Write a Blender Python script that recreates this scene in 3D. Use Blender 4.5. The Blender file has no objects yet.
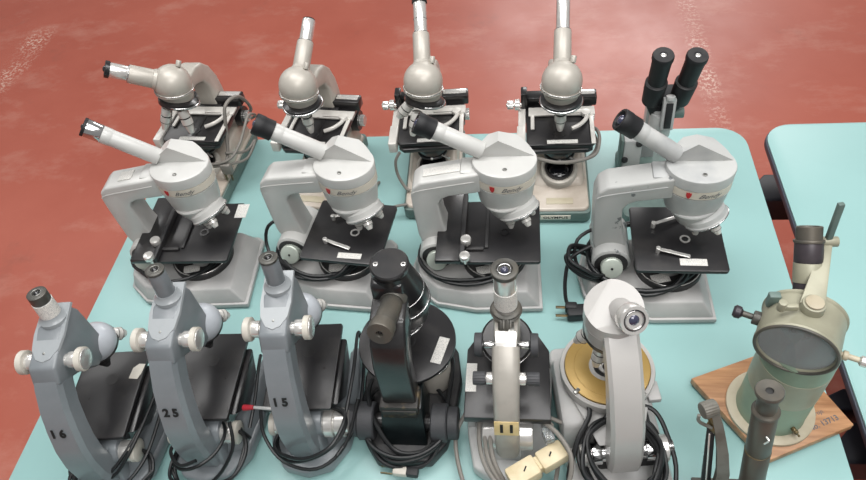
import bpy, bmesh, math, random
from mathutils import Vector, Matrix
random.seed(7)
C = bpy.context.scene.collection
T = 0.73          # table top height above the floor
V = Vector
PI = math.pi
def R(d): return math.radians(d)

# ---------------------------------------------------------------- materials
def lin(c):
    return tuple(((v/255)/12.92 if v/255 <= .04045 else ((v/255+.055)/1.055)**2.4) for v in c)
MATS = {}
def mat(name, c, rough=.5, metal=0., c2=None, nscale=40., spread=.12, bump=0., bscale=300., coat=0., spec=.5, streak=False, lo=.42, hi=.62, detail=6.):
    m = bpy.data.materials.new(name); m.use_nodes = True
    nt = m.node_tree; N = nt.nodes; L = nt.links
    b = N['Principled BSDF']
    b.inputs['Roughness'].default_value = rough; b.inputs['Metallic'].default_value = metal
    b.inputs['Specular IOR Level'].default_value = spec
    if coat: b.inputs['Coat Weight'].default_value = coat; b.inputs['Coat Roughness'].default_value = .12
    c = lin(c)
    if c2 is None: c2 = tuple(max(0, v*(1-spread)) for v in c)
    else: c2 = lin(c2)
    tc = N.new('ShaderNodeTexCoord'); n = N.new('ShaderNodeTexNoise'); n.inputs['Scale'].default_value = nscale; n.inputs['Detail'].default_value = detail
    mp = N.new('ShaderNodeMapping')
    if streak: mp.inputs['Scale'].default_value = (1, 1, .15)
    L.new(tc.outputs['Object'], mp.inputs[0]); L.new(mp.outputs[0], n.inputs['Vector'])
    r = N.new('ShaderNodeValToRGB'); r.color_ramp.elements[0].position = lo; r.color_ramp.elements[1].position = hi
    r.color_ramp.elements[0].color = (*c, 1); r.color_ramp.elements[1].color = (*c2, 1)
    L.new(n.outputs['Fac'], r.inputs[0]); L.new(r.outputs[0], b.inputs['Base Color'])
    if bump:
        n2 = N.new('ShaderNodeTexNoise'); n2.inputs['Scale'].default_value = bscale
        bp = N.new('ShaderNodeBump'); bp.inputs['Strength'].default_value = bump; bp.inputs['Distance'].default_value = .0006
        L.new(tc.outputs['Object'], n2.inputs['Vector']); L.new(n2.outputs['Fac'], bp.inputs['Height']); L.new(bp.outputs[0], b.inputs['Normal'])
    MATS[name] = m; return m
mat('champagne_enamel', (184,179,170), .40, .2, spread=.06)
mat('champagne_base', (200,191,180), .38, .05, c2=(178,167,154), nscale=14, coat=.2)
mat('green_grey_enamel', (98,117,112), .45, spread=.15)
mat('pale_grey_enamel', (197,197,194), .34, .0, spread=.06, nscale=20, coat=.2)
mat('pale_grey_worn', (184,185,183), .42, .0, c2=(166,168,168), nscale=18, coat=.1)
mat('chipped_grey', (172,173,171), .45, .0, c2=(104,107,108), nscale=48, lo=.62, hi=.66)
mat('base_grey', (178,177,175), .45, .0, c2=(162,162,161), nscale=12)
mat('blue_grey_enamel', (122,127,131), .36, .0, c2=(112,118,122), nscale=15, coat=.2)
mat('white_grey_enamel', (172,170,167), .34, .0, spread=.05, nscale=12, coat=.2)
mat('black_enamel', (24,24,26), .3, c2=(38,36,36), nscale=30, coat=.3, bump=.15)
mat('black_matt', (34,34,36), .5, c2=(50,49,49), nscale=35, bump=.2)
mat('stage_black', (27,26,28), .34, c2=(50,48,47), nscale=26, lo=.5, hi=.8, coat=.1)
mat('rubber_black', (22,23,26), .55, bump=.1)
mat('knob_charcoal', (60,61,64), .55, bump=.4, bscale=500)
mat('chrome', (215,215,215), .16, 1., spread=.1)
mat('satin_aluminium', (228,226,222), .24, .65, spread=.12, nscale=60)
mat('cream_plastic', (198,194,184), .4, c2=(182,177,167))
mat('ivory_plastic', (214,200,168), .5, c2=(196,180,144), nscale=30)
mat('bright_trim', (214,211,205), .32, .15, spread=.08, nscale=50)
mat('objective_metal', (220,218,213), .22, .3, spread=.1)
mat('light_blue_grey', (146,151,154), .36, coat=.2, spread=.06)
mat('pale_blue_grey', (176,181,187), .32, coat=.3, spread=.05)
mat('pale_knob', (190,198,188), .35, .3)
mat('lens_glass', (60,62,84), .06, .2, coat=1.)
mat('lens_dark', (14,14,18), .08, .0, coat=1.)
mat('gold_disc', (156,126,66), .36, .3, c2=(174,146,86), nscale=9, lo=.4, hi=.7)
mat('cord_black', (20,22,24), .42)
mat('cord_grey', (126,122,116), .5)
mat('red_plastic', (170,40,52), .4)
mat('red_enamel', (196,44,46), .4)
mat('ink_black', (20,20,20), .6)
mat('ink_grey', (96,98,102), .6)
mat('yellow_label', (214,194,146), .6, c2=(200,176,124))
mat('ivory_band', (214,206,192), .45, spread=.05)
mat('screw_steel', (150,150,146), .3, .9)
mat('brass_old', (120,104,72), .42, .7, c2=(86,80,64), nscale=40)
mat('gunmetal', (82,81,77), .42, .4, c2=(98,93,84), nscale=28, streak=True)
mat('khaki_enamel', (160,158,138), .42, .1, c2=(142,140,122), nscale=14, bump=.1)
mat('sage_enamel', (136,152,132), .42, .1, c2=(118,136,118), nscale=12)
mat('cream_enamel', (184,176,154), .45, c2=(168,158,136), nscale=20)
mat('worn_black_brass', (52,50,48), .5, .3, c2=(134,116,84), nscale=55, lo=.5, hi=.72)
mat('worn_brass_grey', (112,111,104), .45, .1, c2=(94,90,82), nscale=40)
mat('warm_grey_metal', (172,168,160), .36, .2, spread=.1)
mat('purple_black', (54,50,56), .4, .2, c2=(66,60,64))
mat('teal_glass_black', (15,22,24), .35, spread=.1)
mat('table_edge', (66,74,86), .5)
mat('table_leg', (28,30,40), .45)

def label_mat():
    m = bpy.data.materials.new('printed_label'); m.use_nodes = True; nt = m.node_tree; N = nt.nodes; L = nt.links; b = N['Principled BSDF']; b.inputs['Roughness'].default_value = .5
    tc = N.new('ShaderNodeTexCoord'); mp = N.new('ShaderNodeMapping'); mp.inputs['Scale'].default_value = (1500, 700, 700)
    n = N.new('ShaderNodeTexNoise'); n.inputs['Scale'].default_value = 1.; n.inputs['Detail'].default_value = 1.
    r = N.new('ShaderNodeValToRGB'); r.color_ramp.elements[0].position = .5; r.color_ramp.elements[1].position = .62
    r.color_ramp.elements[0].color = (*lin((222,220,214)), 1); r.color_ramp.elements[1].color = (*lin((178,178,176)), 1)
    L.new(tc.outputs['Object'], mp.inputs[0]); L.new(mp.outputs[0], n.inputs['Vector']); L.new(n.outputs['Fac'], r.inputs[0]); L.new(r.outputs[0], b.inputs['Base Color'])
    MATS['printed_label'] = m
label_mat()

def wood_mat():
    m = bpy.data.materials.new('oak_board'); m.use_nodes = True; nt = m.node_tree; N = nt.nodes; L = nt.links; b = N['Principled BSDF']; b.inputs['Roughness'].default_value = .42
    tc = N.new('ShaderNodeTexCoord'); mp = N.new('ShaderNodeMapping'); mp.inputs['Scale'].default_value = (7, 70, 30); mp.inputs['Rotation'].default_value = (0, 0, R(-18))
    n = N.new('ShaderNodeTexNoise'); n.inputs['Scale'].default_value = 1.6; n.inputs['Detail'].default_value = 8
    r = N.new('ShaderNodeValToRGB'); r.color_ramp.elements[0].position = .3; r.color_ramp.elements[1].position = .7
    r.color_ramp.elements[0].color = (*lin((140,98,64)), 1); r.color_ramp.elements[1].color = (*lin((188,142,102)), 1)
    L.new(tc.outputs['Object'], mp.inputs[0]); L.new(mp.outputs[0], n.inputs['Vector']); L.new(n.outputs['Fac'], r.inputs[0]); L.new(r.outputs[0], b.inputs['Base Color'])
    MATS['oak_board'] = m
wood_mat()

def glass_mat():
    m = bpy.data.materials.new('viewing_glass'); m.use_nodes = True; b = m.node_tree.nodes['Principled BSDF']
    b.inputs['Base Color'].default_value = (.72, .76, .77, 1); b.inputs['Roughness'].default_value = .06; b.inputs['Transmission Weight'].default_value = .72; b.inputs['IOR'].default_value = 1.3
    MATS['viewing_glass'] = m
glass_mat()

def table_mat():
    m = bpy.data.materials.new('turquoise_laminate'); m.use_nodes = True; nt = m.node_tree; N = nt.nodes; L = nt.links; b = N['Principled BSDF']; b.inputs['Roughness'].default_value = .36
    tc = N.new('ShaderNodeTexCoord')
    n = N.new('ShaderNodeTexNoise'); n.inputs['Scale'].default_value = 5; n.inputs['Detail'].default_value = 6
    r = N.new('ShaderNodeValToRGB'); r.color_ramp.elements[0].position = .3; r.color_ramp.elements[1].position = .7
    r.color_ramp.elements[0].color = (*lin((142,181,179)), 1); r.color_ramp.elements[1].color = (*lin((147,186,184)), 1)
    L.new(tc.outputs['Object'], n.inputs['Vector']); L.new(n.outputs['Fac'], r.inputs[0]); L.new(r.outputs[0], b.inputs['Base Color'])
    MATS['turquoise_laminate'] = m
table_mat()

def floor_mat():
    m = bpy.data.materials.new('red_painted_concrete'); m.use_nodes = True; nt = m.node_tree; N = nt.nodes; L = nt.links; b = N['Principled BSDF']
    tc = N.new('ShaderNodeTexCoord')
    def noise(scale, detail=5, rough=.5, map_scale=None):
        n = N.new('ShaderNodeTexNoise'); n.inputs['Scale'].default_value = scale; n.inputs['Detail'].default_value = detail; n.inputs['Roughness'].default_value = rough
        if map_scale:
            mp = N.new('ShaderNodeMapping'); mp.inputs['Scale'].default_value = map_scale; L.new(tc.outputs['Object'], mp.inputs[0]); L.new(mp.outputs[0], n.inputs['Vector'])
        else: L.new(tc.outputs['Object'], n.inputs['Vector'])
        return n.outputs['Fac']
    def ramp(s, a, bb, ca, cb):
        r = N.new('ShaderNodeValToRGB'); r.color_ramp.elements[0].position = a; r.color_ramp.elements[1].position = bb
        r.color_ramp.elements[0].color = (*ca, 1); r.color_ramp.elements[1].color = (*cb, 1); L.new(s, r.inputs[0]); return r.outputs[0]
    def mix(f, a, bb):
        x = N.new('ShaderNodeMix'); x.data_type = 'RGBA'
        if isinstance(f, float): x.inputs[0].default_value = f
        else: L.new(f, x.inputs[0])
        for s, i in ((a, 6), (bb, 7)):
            if isinstance(s, tuple): x.inputs[i].default_value = (*s, 1)
            else: L.new(s, x.inputs[i])
        return x.outputs[2]
    def mth(op, a, bb=None):
        x = N.new('ShaderNodeMath'); x.operation = op
        for i, s in enumerate((a, bb)):
            if s is None: continue
            if isinstance(s, (int, float)): x.inputs[i].default_value = s
            else: L.new(s, x.inputs[i])
        return x.outputs[0]
    base = ramp(noise(1.1, 6, .6), .3, .72, lin((162,76,57)), lin((182,97,78)))
    scuff = ramp(noise(1.0, 9, .7, (3, 5, 1)), .52, .72, (0, 0, 0), (.5, .5, .5))
    col = mix(scuff, base, lin((196,140,124)))
    dirt = ramp(noise(2.4, 8, .7), .6, .78, (0, 0, 0), (.5, .5, .5))
    col = mix(dirt, col, lin((118,74,62)))
    # two worn lines running away from the tables
    sx = N.new('ShaderNodeSeparateXYZ'); L.new(tc.outputs['Object'], sx.inputs[0])
    sp = ramp(noise(60, 3, .7), .5, .58, (0, 0, 0), (1, 1, 1)); sp2 = ramp(noise(4, 3), .4, .6, (.15, .15, .15), (1, 1, 1))
    spk = mth('MULTIPLY', sp, sp2)
    for cx, w in ((.70, .05), (-2.4, .09)):
        d = mth('ABSOLUTE', mth('SUBTRACT', sx.outputs[0], cx))
        msk = ramp(mth('DIVIDE', d, w), .4, 1., (1, 1, 1), (0, 0, 0))
        if cx < 0:
            y0 = ramp(mth('DIVIDE', mth('ABSOLUTE', mth('SUBTRACT', sx.outputs[1], 2.62)), .35), .6, 1., (1, 1, 1), (0, 0, 0)); msk = mth('MULTIPLY', msk, y0)
        col = mix(mth('MULTIPLY', msk, spk), col, lin((214,178,162)))
    L.new(col, b.inputs['Base Color'])
    rr = ramp(noise(3, 6, .6), .3, .7, (.34, .34, .34), (.48, .48, .48)); L.new(rr, b.inputs['Roughness'])
    b.inputs['Specular IOR Level'].default_value = .6
    MATS['red_painted_concrete'] = m
floor_mat()

# ---------------------------------------------------------------- mesh helpers
def frame(axis):
    a = V(axis).normalized(); h = V((0, 0, 1)) if abs(a.z) < .9 else V((0, 1, 0))
    u = a.cross(h).normalized(); w = a.cross(u).normalized()
    return a, u, w
class G:
    def __init__(s, *mats): s.bm = bmesh.new(); s.mats = mats; s.mi = 0
    def m(s, i): s.mi = i; return s
    def add(s, tmp, M=None):
        if M is not None: bmesh.ops.transform(tmp, matrix=M, verts=tmp.verts[:])
        bmesh.ops.recalc_face_normals(tmp, faces=tmp.faces[:])
        for f in tmp.faces: f.material_index = s.mi; f.smooth = True
        me = bpy.data.meshes.new('tmp'); tmp.to_mesh(me); tmp.free(); s.bm.from_mesh(me); bpy.data.meshes.remove(me); return s
    def box(s, c, d, bev=.0015, rot=None, seg=2):
        t = bmesh.new(); bmesh.ops.create_cube(t, size=1); bmesh.ops.scale(t, vec=V(d), verts=t.verts[:])
        if bev: bmesh.ops.bevel(t, geom=t.edges[:], offset=min(bev, min(d)*.45), segments=seg, affect='EDGES', profile=.5)
        M = Matrix.Translation(V(c))
        if rot is not None: M = M @ rot
        return s.add(t, M)
    def lathe(s, p, axis, prof, seg=28):
        a, u, w = frame(axis); p = V(p); t = bmesh.new(); rings = []
        for h, r in prof:
            if r <= 1e-6: rings.append([t.verts.new(p+a*h)])
            else: rings.append([t.verts.new(p+a*h+(u*math.cos(2*PI*k/seg)+w*math.sin(2*PI*k/seg))*r) for k in range(seg)])
        for A, B in zip(rings, rings[1:]):
            for k in range(seg):
                q = (k+1) % seg
                if len(A) == 1 and len(B) == 1: continue
                if len(A) == 1: t.faces.new((A[0], B[k], B[q]))
                elif len(B) == 1: t.faces.new((A[k], A[q], B[0]))
                else: t.faces.new((A[k], A[q], B[q], B[k]))
        for A in (rings[0], rings[-1]):
            if len(A) > 1 and not (prof[0] == prof[-1]): t.faces.new(A)
        return s.add(t)
    def cyl(s, p0, p1, r0, r1=None, bev=.001, seg=28):
        p0, p1 = V(p0), V(p1); r1 = r0 if r1 is None else r1; L = (p1-p0).length; b = min(bev, L*.3, r0*.5, r1*.5)
        pr = [(0, r0-b), (b*.3, r0-b*.3), (b, r0), (L-b, r1), (L-b*.3, r1-b*.3), (L, r1-b)] if b > 0 else [(0, r0), (L, r1)]
        return s.lathe(p0, p1-p0, pr, seg)
    def knurl(s, p0, p1, r, n=30, d=.0007):
        p0, p1 = V(p0), V(p1); a, u, w = frame(p1-p0); t = bmesh.new(); rings = []
        for p, q in ((p0, r*.93), (p0+(p1-p0)*.08, r), (p1-(p1-p0)*.08, r), (p1, r*.93)):
            rings.append([t.verts.new(p+(u*math.cos(PI*k/n)+w*math.sin(PI*k/n))*(q-(d if k % 2 else 0))) for k in range(2*n)])
        for A, B in zip(rings, rings[1:]):
            for k in range(2*n): t.faces.new((A[k], A[(k+1) % (2*n)], B[(k+1) % (2*n)], B[k]))
        t.faces.new(rings[0]); t.faces.new(rings[-1]); return s.add(t)
    def prism(s, pts, plane, a, b, bev=.002, seg=2, shift=None, scale_b=1.):
        """polygon in plane xy/xz/yz, extruded a..b along the third axis"""
        t = bmesh.new(); n = len(pts)
        cx = sum(p[0] for p in pts)/n; cy = sum(p[1] for p in pts)/n
        def P(q, h, k=1.):
            x, y = cx+(q[0]-cx)*k, cy+(q[1]-cy)*k
            return {'xy': V((x, y, h)), 'xz': V((x, h, y)), 'yz': V((h, x, y))}[plane]
        A = [t.verts.new(P(q, a)) for q in pts]; B = [t.verts.new(P(q, b, scale_b)) for q in pts]
        t.faces.new(A); t.faces.new(B[::-1])
        for k in range(n): t.faces.new((A[k], B[k], B[(k+1) % n], A[(k+1) % n]))
        bmesh.ops.recalc_face_normals(t, faces=t.faces[:])
        if bev:
            es = [e for e in t.edges if len(e.link_faces) == 2 and e.calc_face_angle(0) > R(20)]
            bmesh.ops.bevel(t, geom=es, offset=bev, segments=seg, affect='EDGES', profile=.5, clamp_overlap=True)
        return s.add(t)
    def hull(s, pts, bev=.0015):
        t = bmesh.new()
        for p in pts: t.verts.new(p)
        bmesh.ops.convex_hull(t, input=t.verts[:])
        bmesh.ops.dissolve_limit(t, angle_limit=R(2), verts=t.verts[:], edges=t.edges[:])
        if bev: bmesh.ops.bevel(t, geom=t.edges[:], offset=bev, segments=2, affect='EDGES', profile=.5, clamp_overlap=True)
        return s.add(t)
    def cut_cyl(s, c, r, z0, z1, planes, seg=40, r0=None):
        """upright cylinder clipped by planes (point, outward normal)"""
        t = bmesh.new(); r0 = r0 or r
        A = [t.verts.new((c[0]+r0*math.cos(2*PI*k/seg), c[1]+r0*math.sin(2*PI*k/seg), z0)) for k in range(seg)]
        B = [t.verts.new((c[0]+r*math.cos(2*PI*k/seg), c[1]+r*math.sin(2*PI*k/seg), z1)) for k in range(seg)]
        t.faces.new(A); t.faces.new(B)
        for k in range(seg): t.faces.new((A[k], B[k], B[(k+1) % seg], A[(k+1) % seg]))
        for p, n in planes:
            g = bmesh.ops.bisect_plane(t, geom=t.verts[:]+t.edges[:]+t.faces[:], plane_co=V(p), plane_no=V(n), clear_outer=True)
            es = [e for e in g['geom_cut'] if isinstance(e, bmesh.types.BMEdge)]
            if es: bmesh.ops.contextual_create(t, geom=es)
        return s.add(t)
    def sphere(s, c, r, sc=(1, 1, 1), u=28, v=18):
        t = bmesh.new(); bmesh.ops.create_uvsphere(t, u_segments=u, v_segments=v, radius=r)
        return s.add(t, Matrix.Translation(V(c)) @ Matrix.Diagonal((*sc, 1)))
    def ring(s, c, axis, Rr, r, seg=36, ms=10):
        a, u, w = frame(axis); c = V(c); t = bmesh.new(); vs = []
        for k in range(seg):
            th = 2*PI*k/seg; d = u*math.cos(th)+w*math.sin(th)
            vs.append([t.verts.new(c+d*(Rr+r*math.cos(2*PI*j/ms))+a*r*math.sin(2*PI*j/ms)) for j in range(ms)])
        for k in range(seg):
            for j in range(ms): t.faces.new((vs[k][j], vs[(k+1) % seg][j], vs[(k+1) % seg][(j+1) % ms], vs[k][(j+1) % ms]))
        return s.add(t)
    def tube(s, pts, r, ms=8, sub=6, smooth=True):
        pts = [V(p) for p in pts]
        if smooth and len(pts) > 2:
            o = []
            for i in range(len(pts)-1):
                p0 = pts[max(i-1, 0)]; p1 = pts[i]; p2 = pts[i+1]; p3 = pts[min(i+2, len(pts)-1)]
                for j in range(sub):
                    t = j/sub
                    o.append(.5*((2*p1)+(p2-p0)*t+(2*p0-5*p1+4*p2-p3)*t*t+(3*p1-p0-3*p2+p3)*t**3))
            o.append(pts[-1]); pts = o
        t = bmesh.new(); d = (pts[1]-pts[0]).normalized(); _, u, w = frame(d); rings = []
        for i, p in enumerate(pts):
            nd = (pts[min(i+1, len(pts)-1)]-pts[max(i-1, 0)]).normalized()
            q = d.rotation_difference(nd); u = q @ u; w = q @ w; d = nd
            rings.append([t.verts.new(p+(u*math.cos(2*PI*k/ms)+w*math.sin(2*PI*k/ms))*r) for k in range(ms)])
        for A, B in zip(rings, rings[1:]):
            for k in range(ms): t.faces.new((A[k], A[(k+1) % ms], B[(k+1) % ms], B[k]))
        t.faces.new(rings[0]); t.faces.new(rings[-1]); return s.add(t)
    def plate(s, pts, th=.0012):
        """thin polygon plate through 3D points, thickened along its normal"""
        p = [V(q) for q in pts]; n = (p[1]-p[0]).cross(p[2]-p[1]).normalized(); t = bmesh.new()
        A = [t.verts.new(q) for q in p]; B = [t.verts.new(q+n*th) for q in p]; t.faces.new(A); t.faces.new(B[::-1])
        k = len(p)
        for i in range(k): t.faces.new((A[i], B[i], B[(i+1) % k], A[(i+1) % k]))
        return s.add(t)
    def make(s, name, parent=None, label=None, sharp=38):
        me = bpy.data.meshes.new(name); s.bm.to_mesh(me); s.bm.free()
        for m in s.mats: me.materials.append(MATS[m])
        me.set_sharp_from_angle(angle=R(sharp))
        o = bpy.data.objects.new(name, me); C.objects.link(o)
        if parent: o.parent = parent
        if label: o['label'] = label
        return o
def thing(name, label, cat, loc, rz=0, group=None):
    o = bpy.data.objects.new(name, None); C.objects.link(o); o.empty_display_size = .05
    o.location = (loc[0], loc[1], T+(loc[2] if len(loc) > 2 else 0)); o.rotation_euler = (0, 0, R(rz)); o['label'] = label; o['category'] = cat
    if group: o['group'] = group
    return o
def text(body, size, M, matn, parent, name='lettering', shear=0., bold=.0, wrap=None, th=.0002, sx=1.):
    cu = bpy.data.curves.new('t', 'FONT'); cu.body = body; cu.size = size; cu.shear = shear; cu.offset = bold; cu.extrude = th
    cu.align_x = 'CENTER'; cu.align_y = 'CENTER'; cu.resolution_u = 3
    to = bpy.data.objects.new('t', cu); me = bpy.data.meshes.new_from_object(to)
    for v in me.vertices:
        v.co.x *= sx
        if wrap: rr = wrap+v.co.z; a = v.co.x/wrap; v.co = V((rr*math.sin(a), v.co.y, rr*math.cos(a)-wrap))
    me.transform(M); me.materials.clear(); me.materials.append(MATS[matn]); me.name = name
    bpy.data.objects.remove(to); bpy.data.curves.remove(cu)
    o = bpy.data.objects.new(name, me); C.objects.link(o); o.parent = parent; return o
def face_M(c, xdir, ydir):
    x = V(xdir).normalized(); y = V(ydir).normalized(); z = x.cross(y).normalized(); y = z.cross(x)
    M = Matrix((x, y, z)).transposed().to_4x4(); M.translation = V(c); return M
def dirv(az, el):
    return V((math.sin(R(az))*math.cos(R(el)), math.cos(R(az))*math.cos(R(el)), math.sin(R(el))))
def coil(c, rx, ry, n, jit=.006, rise=.002, tail=None, ph=0., tilt=(0, 0)):
    pts = []
    for k in range(int(n*10)+1):
        a = 2*PI*k/10+ph; j = random.uniform(-jit, jit)
        x, y = (rx+j)*math.cos(a), (ry+j)*math.sin(a)
        pts.append((c[0]+x, c[1]+y, c[2]+rise*k/10*3+random.uniform(0, .003)+tilt[0]*x+tilt[1]*y))
    if tail: pts += tail
    return pts
def objective(g, p, d, L=.034, r=.0095, m=0):
    """a stepped objective barrel with two dark grooves, hanging from p along d; the builder's materials are replaced"""
    g.mats = ('black_enamel' if m else 'objective_metal', 'ink_black'); a = V(d).normalized(); p = V(p)
    g.m(0).lathe(p, a, [(0, r*.95), (.001, r), (L*.3, r), (L*.31, r*.9), (L*.36, r*.9), (L*.37, r*1.04), (L*.64, r*1.04), (L*.66, r*.85), (L*.84, r*.72), (L, r*.5), (L, 0)], 24)
    g.m(1).lathe(p+a*L*.315, a, [(0, r*.91), (0, r*.95), (L*.04, r*.95), (L*.04, r*.91)], 24); g.lathe(p+a*L*.60, a, [(0, r*1.0), (0, r*1.06), (L*.025, r*1.06), (L*.025, r*1.0)], 24)

# ---------------------------------------------------------------- the room
def struct(o): o['kind'] = 'structure'; return o
g = G('red_painted_concrete'); g.box((0, 3, -.05), (16, 16, .1), 0); struct(g.make('floor'))

def rounded(x0, x1, y0, y1, r, corners='0123', n=8):
    out = []
    for i, (cx, cy, a0) in enumerate(((x0+r, y0+r, 180), (x1-r, y0+r, 270), (x1-r, y1-r, 0), (x0+r, y1-r, 90))):
        if str(i) in corners:
            for k in range(n+1): a = R(a0+90*k/n); out.append((cx+r*math.cos(a), cy+r*math.sin(a)))
        else: out.append({0: (x0, y0), 1: (x1, y0), 2: (x1, y1), 3: (x0, y1)}[i])
    return out
def table(label, cx, x0, x1, y0, y1, legs, group, rz=0, off=0.):
    t = thing('table', label, 'table', (cx, (y0+y1)/2, -T), rz)
    ym = (y0+y1)/2
    g = G('turquoise_laminate'); g.prism(rounded(x0-cx+.003, x1-cx-.003, y0-ym+.003, y1-ym-.003, .055), 'xy', T-.004, T, .0008); g.make('tabletop', t)
    g = G('table_edge'); g.prism(rounded(x0-cx, x1-cx, y0-ym, y1-ym, .058), 'xy', T-.019, T-.0042, .003); g.make('edge_band', t, 'dark blue grey moulded edge')
    for (a, b) in legs:
        g = G('table_leg', 'chrome'); g.cyl((a, b, .02), (a, b, T-.019), .018); g.cyl((a, b, 0), (a, b, .022), .024); g.cyl((a, b, T-.09), (a, b, T-.019), .03); g.make('leg', t)
    return t
table('turquoise laminate table standing under the rows of microscopes', -.182, -.814, .45, .12, 1.178, [(-.45, .42), (.45, .42), (-.45, -.42), (.45, -.42)], None)
t2 = table('second turquoise table at the right edge, with nothing on its top', 1.1, .484, 1.75, .12, 1.183, [(.5, .42), (.5, -.42)], None)
# dark folding leg brackets below the second table, seen through the gap
for (x0, x1, y0, y1) in ((-.655, -.30, .405, .485), (-.64, -.30, -.068, -.028), (-.64, -.30, -.160, -.088)):
    g = G('table_leg'); g.prism([(x0, y0+.01), (x0+.02, y0), (x1, y0), (x1, y1), (x0+.06, y1)], 'xy', T-.16, T-.10, .003); g.make('leg_bracket', t2, 'dark folding bracket below the tabletop')

# ---------------------------------------------------------------- A: silver grey ball-head microscopes (far row)
def make_A(loc, rz, label, tube_az, tube_el, L1, L2, nose=0, eyepiece=False, tr=1., base_rear=.13, cord=None, cond=True, grip=True):
    t = thing('microscope', label, 'microscope', loc, rz, 'ball-head microscopes in the far row')
    g = G('green_grey_enamel', 'rubber_black'); out = rounded(-.058, .058, -.108, base_rear, .012); g.prism(out, 'xy', .004, .028, .002)
    g.m(1)
    for x in (-.042, .042):
        for y in (-.09, base_rear-.02): g.cyl((x, y, 0), (x, y, .005), .008)
    base = g.make('base', t, 'grey green metal foot')
    g = G('champagne_base'); top = rounded(-.055, .055, -.104, base_rear-.004, .014); g.prism(top, 'xy', .028, .034, .002, scale_b=.97)
    g.hull([(x*sx, y, z) for sx in (-1, 1) for (x, y, z) in ((.050, -.045, .03), (.050, base_rear-.01, .03), (.036, -.03, .044), (.036, .02, .05), (.044, .05, .075), (.044, base_rear-.015, .075))], .005)
    g.make('base_cover', t, 'warm beige enamel cover')
    g = G('cream_enamel'); g.box((0, -.082, .0345), (.05, .016, .002), .0008); g.make('number_plate', base, 'blank cream plate')
    g = G('ivory_band'); g.box((-.008, -.1085, .0175), (.056, .0015, .0105), .0004); pl = g.make('name_plate', base, 'pale name plate')
    text('OLYMPUS', .0085, face_M((-.008, -.1095, .0175), (1, 0, 0), (0, 0, 1)), 'ink_black', pl, sx=1.25, bold=.0001)
    g = G('champagne_enamel', 'lens_dark', 'black_enamel', 'lens_glass')
    prof = []
    for k in range(7): prof += [(.0+.0036*k, .0355), (.0022+.0036*k, .033)]
    g.lathe((0, -.012, .037), (0, -.32, 1), prof+[(.026, .034), (.028, .030), (.0265, .027), (.0, .027)])
    g.m(2).lathe((0, -.0175, .055), (0, -.32, 1), [(0, .027), (.011, .027), (.011, .023), (.007, .0225), (0, .0225)])
    g.m(1).sphere((0, -.0195, .057), .0232, (1, 1, .36))
    g.make('lamp_collector', t, 'ribbed collar with dark glass lens')
    # arm
    g = G('champagne_enamel')
    inner = [(base_rear-.055, .05), (.076, .10), (.084, .15), (.082, .180), (.068, .203), (.045, .213), (.02, .216)]
    outer = [(.0, .238), (.03, .244), (.06, .245), (.086, .237), (.108, .214), (.122, .182), (.127, .15), (.127, .09), (base_rear, .04)]
    g.prism([(.0, .218)]+inner[::-1]+outer[::-1], 'yz', -.021, .021, .006, 3); g.make('arm', t)
    # focus block and stage
    g = G('black_enamel', 'stage_black', 'satin_aluminium'); g.box((.004, .097, .138), (.138, .026, .022), .003); g.box((0, .09, .11), (.06, .03, .05), .003)
    g.m(2).box((.046, .099, .1496), (.046, .014, .0018), .0008); g.make('focus_block', t)  # bright strip on top is the black bar's highlight, modelled as metal
    g = G('stage_black', 'black_enamel', 'satin_aluminium')
    g.prism([(-.062, .10), (-.062, -.022), (-.056, -.032), (.056, -.032), (.064, -.022), (.064, .10)], 'xy', .121, .131, .0015)
    g.m(1).prism([(-.058, .09), (-.060, -.028), (-.05, -.037), (.05, -.034), (.060, -.028), (.058, .09)], 'xy', .112, .1208, .0015)
    g.m(1).box((0, .02, .1313), (.02, .105, .0012), .0004); g.lathe((0, 0, .1312), (0, 0, 1), [(0, .012), (.0012, .012), (.0012, .009), (0, .009)], 24)
    stg = g.make('stage', t, 'matt black stage plate')
    g = G('printed_label'); g.box((.004, -.024, .1316), (.056, .010, .0012), .0003); g.make('label_strip', stg, 'white strip label')
    g = G('bright_trim', 'bright_trim'); g.box((-.070, .03, .124), (.014, .10, .018), .0015); g.box((-.0715, -.006, .1225), (.016, .055, .023), .002)
    g.m(0).box((.005, .060, .1345), (.125, .024, .004), .001); g.box((.03, .055, .138), (.05, .01, .003), .001); g.box((-.050, .034, .1345), (.007, .05, .0035), .0008)
    g.box((.060, .015, .133), (.008, .095, .003), .0008)
    arc = [(.052, .052, .138), (.05, .034, .138), (.038, .016, .138), (.022, .006, .137)]
    g.m(1).tube(arc, .0040, 8); g.cyl((.05, .05, .134), (.05, .05, .142), .009)
    g.make('slide_holder', t, 'bright aluminium slide holder with curved finger')
    g = G('black_enamel', 'satin_aluminium'); g.box((-.066, .086, .145), (.012, .026, .044), .002)
    g.m(1).knurl((-.074, .075, .142), (-.084, .075, .142), .0105, 14, .001); g.knurl((-.086, .075, .142), (-.098, .075, .142), .0085, 14, .001); g.cyl((-.07, .075, .142), (-.1, .075, .142), .004); g.make('stage_control', t, 'stacked silver stage knobs')
    for sx in (-1, 1):
        g = G('black_enamel', 'satin_aluminium'); g.knurl((sx*.046, .10, .09), (sx*.062, .10, .09), .022, 26); g.m(1).knurl((sx*.062, .10, .09), (sx*.072, .10, .09), .012, 20); g.cyl((sx*.02, .10, .09), (sx*.05, .10, .09), .008); g.make('focus_knob', t)
    if cond:
        g = G('black_enamel', 'satin_aluminium'); g.cyl((0, 0, .083), (0, 0, .108), .026, .03); g.ring((0, 0, .086), (0, 0, 1), .027, .003); g.m(1).tube([(.02, -.02, .088), (.034, -.03, .088)], .002); g.sphere((-.0, -.029, .088), .003); g.make('condenser', t)
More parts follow.
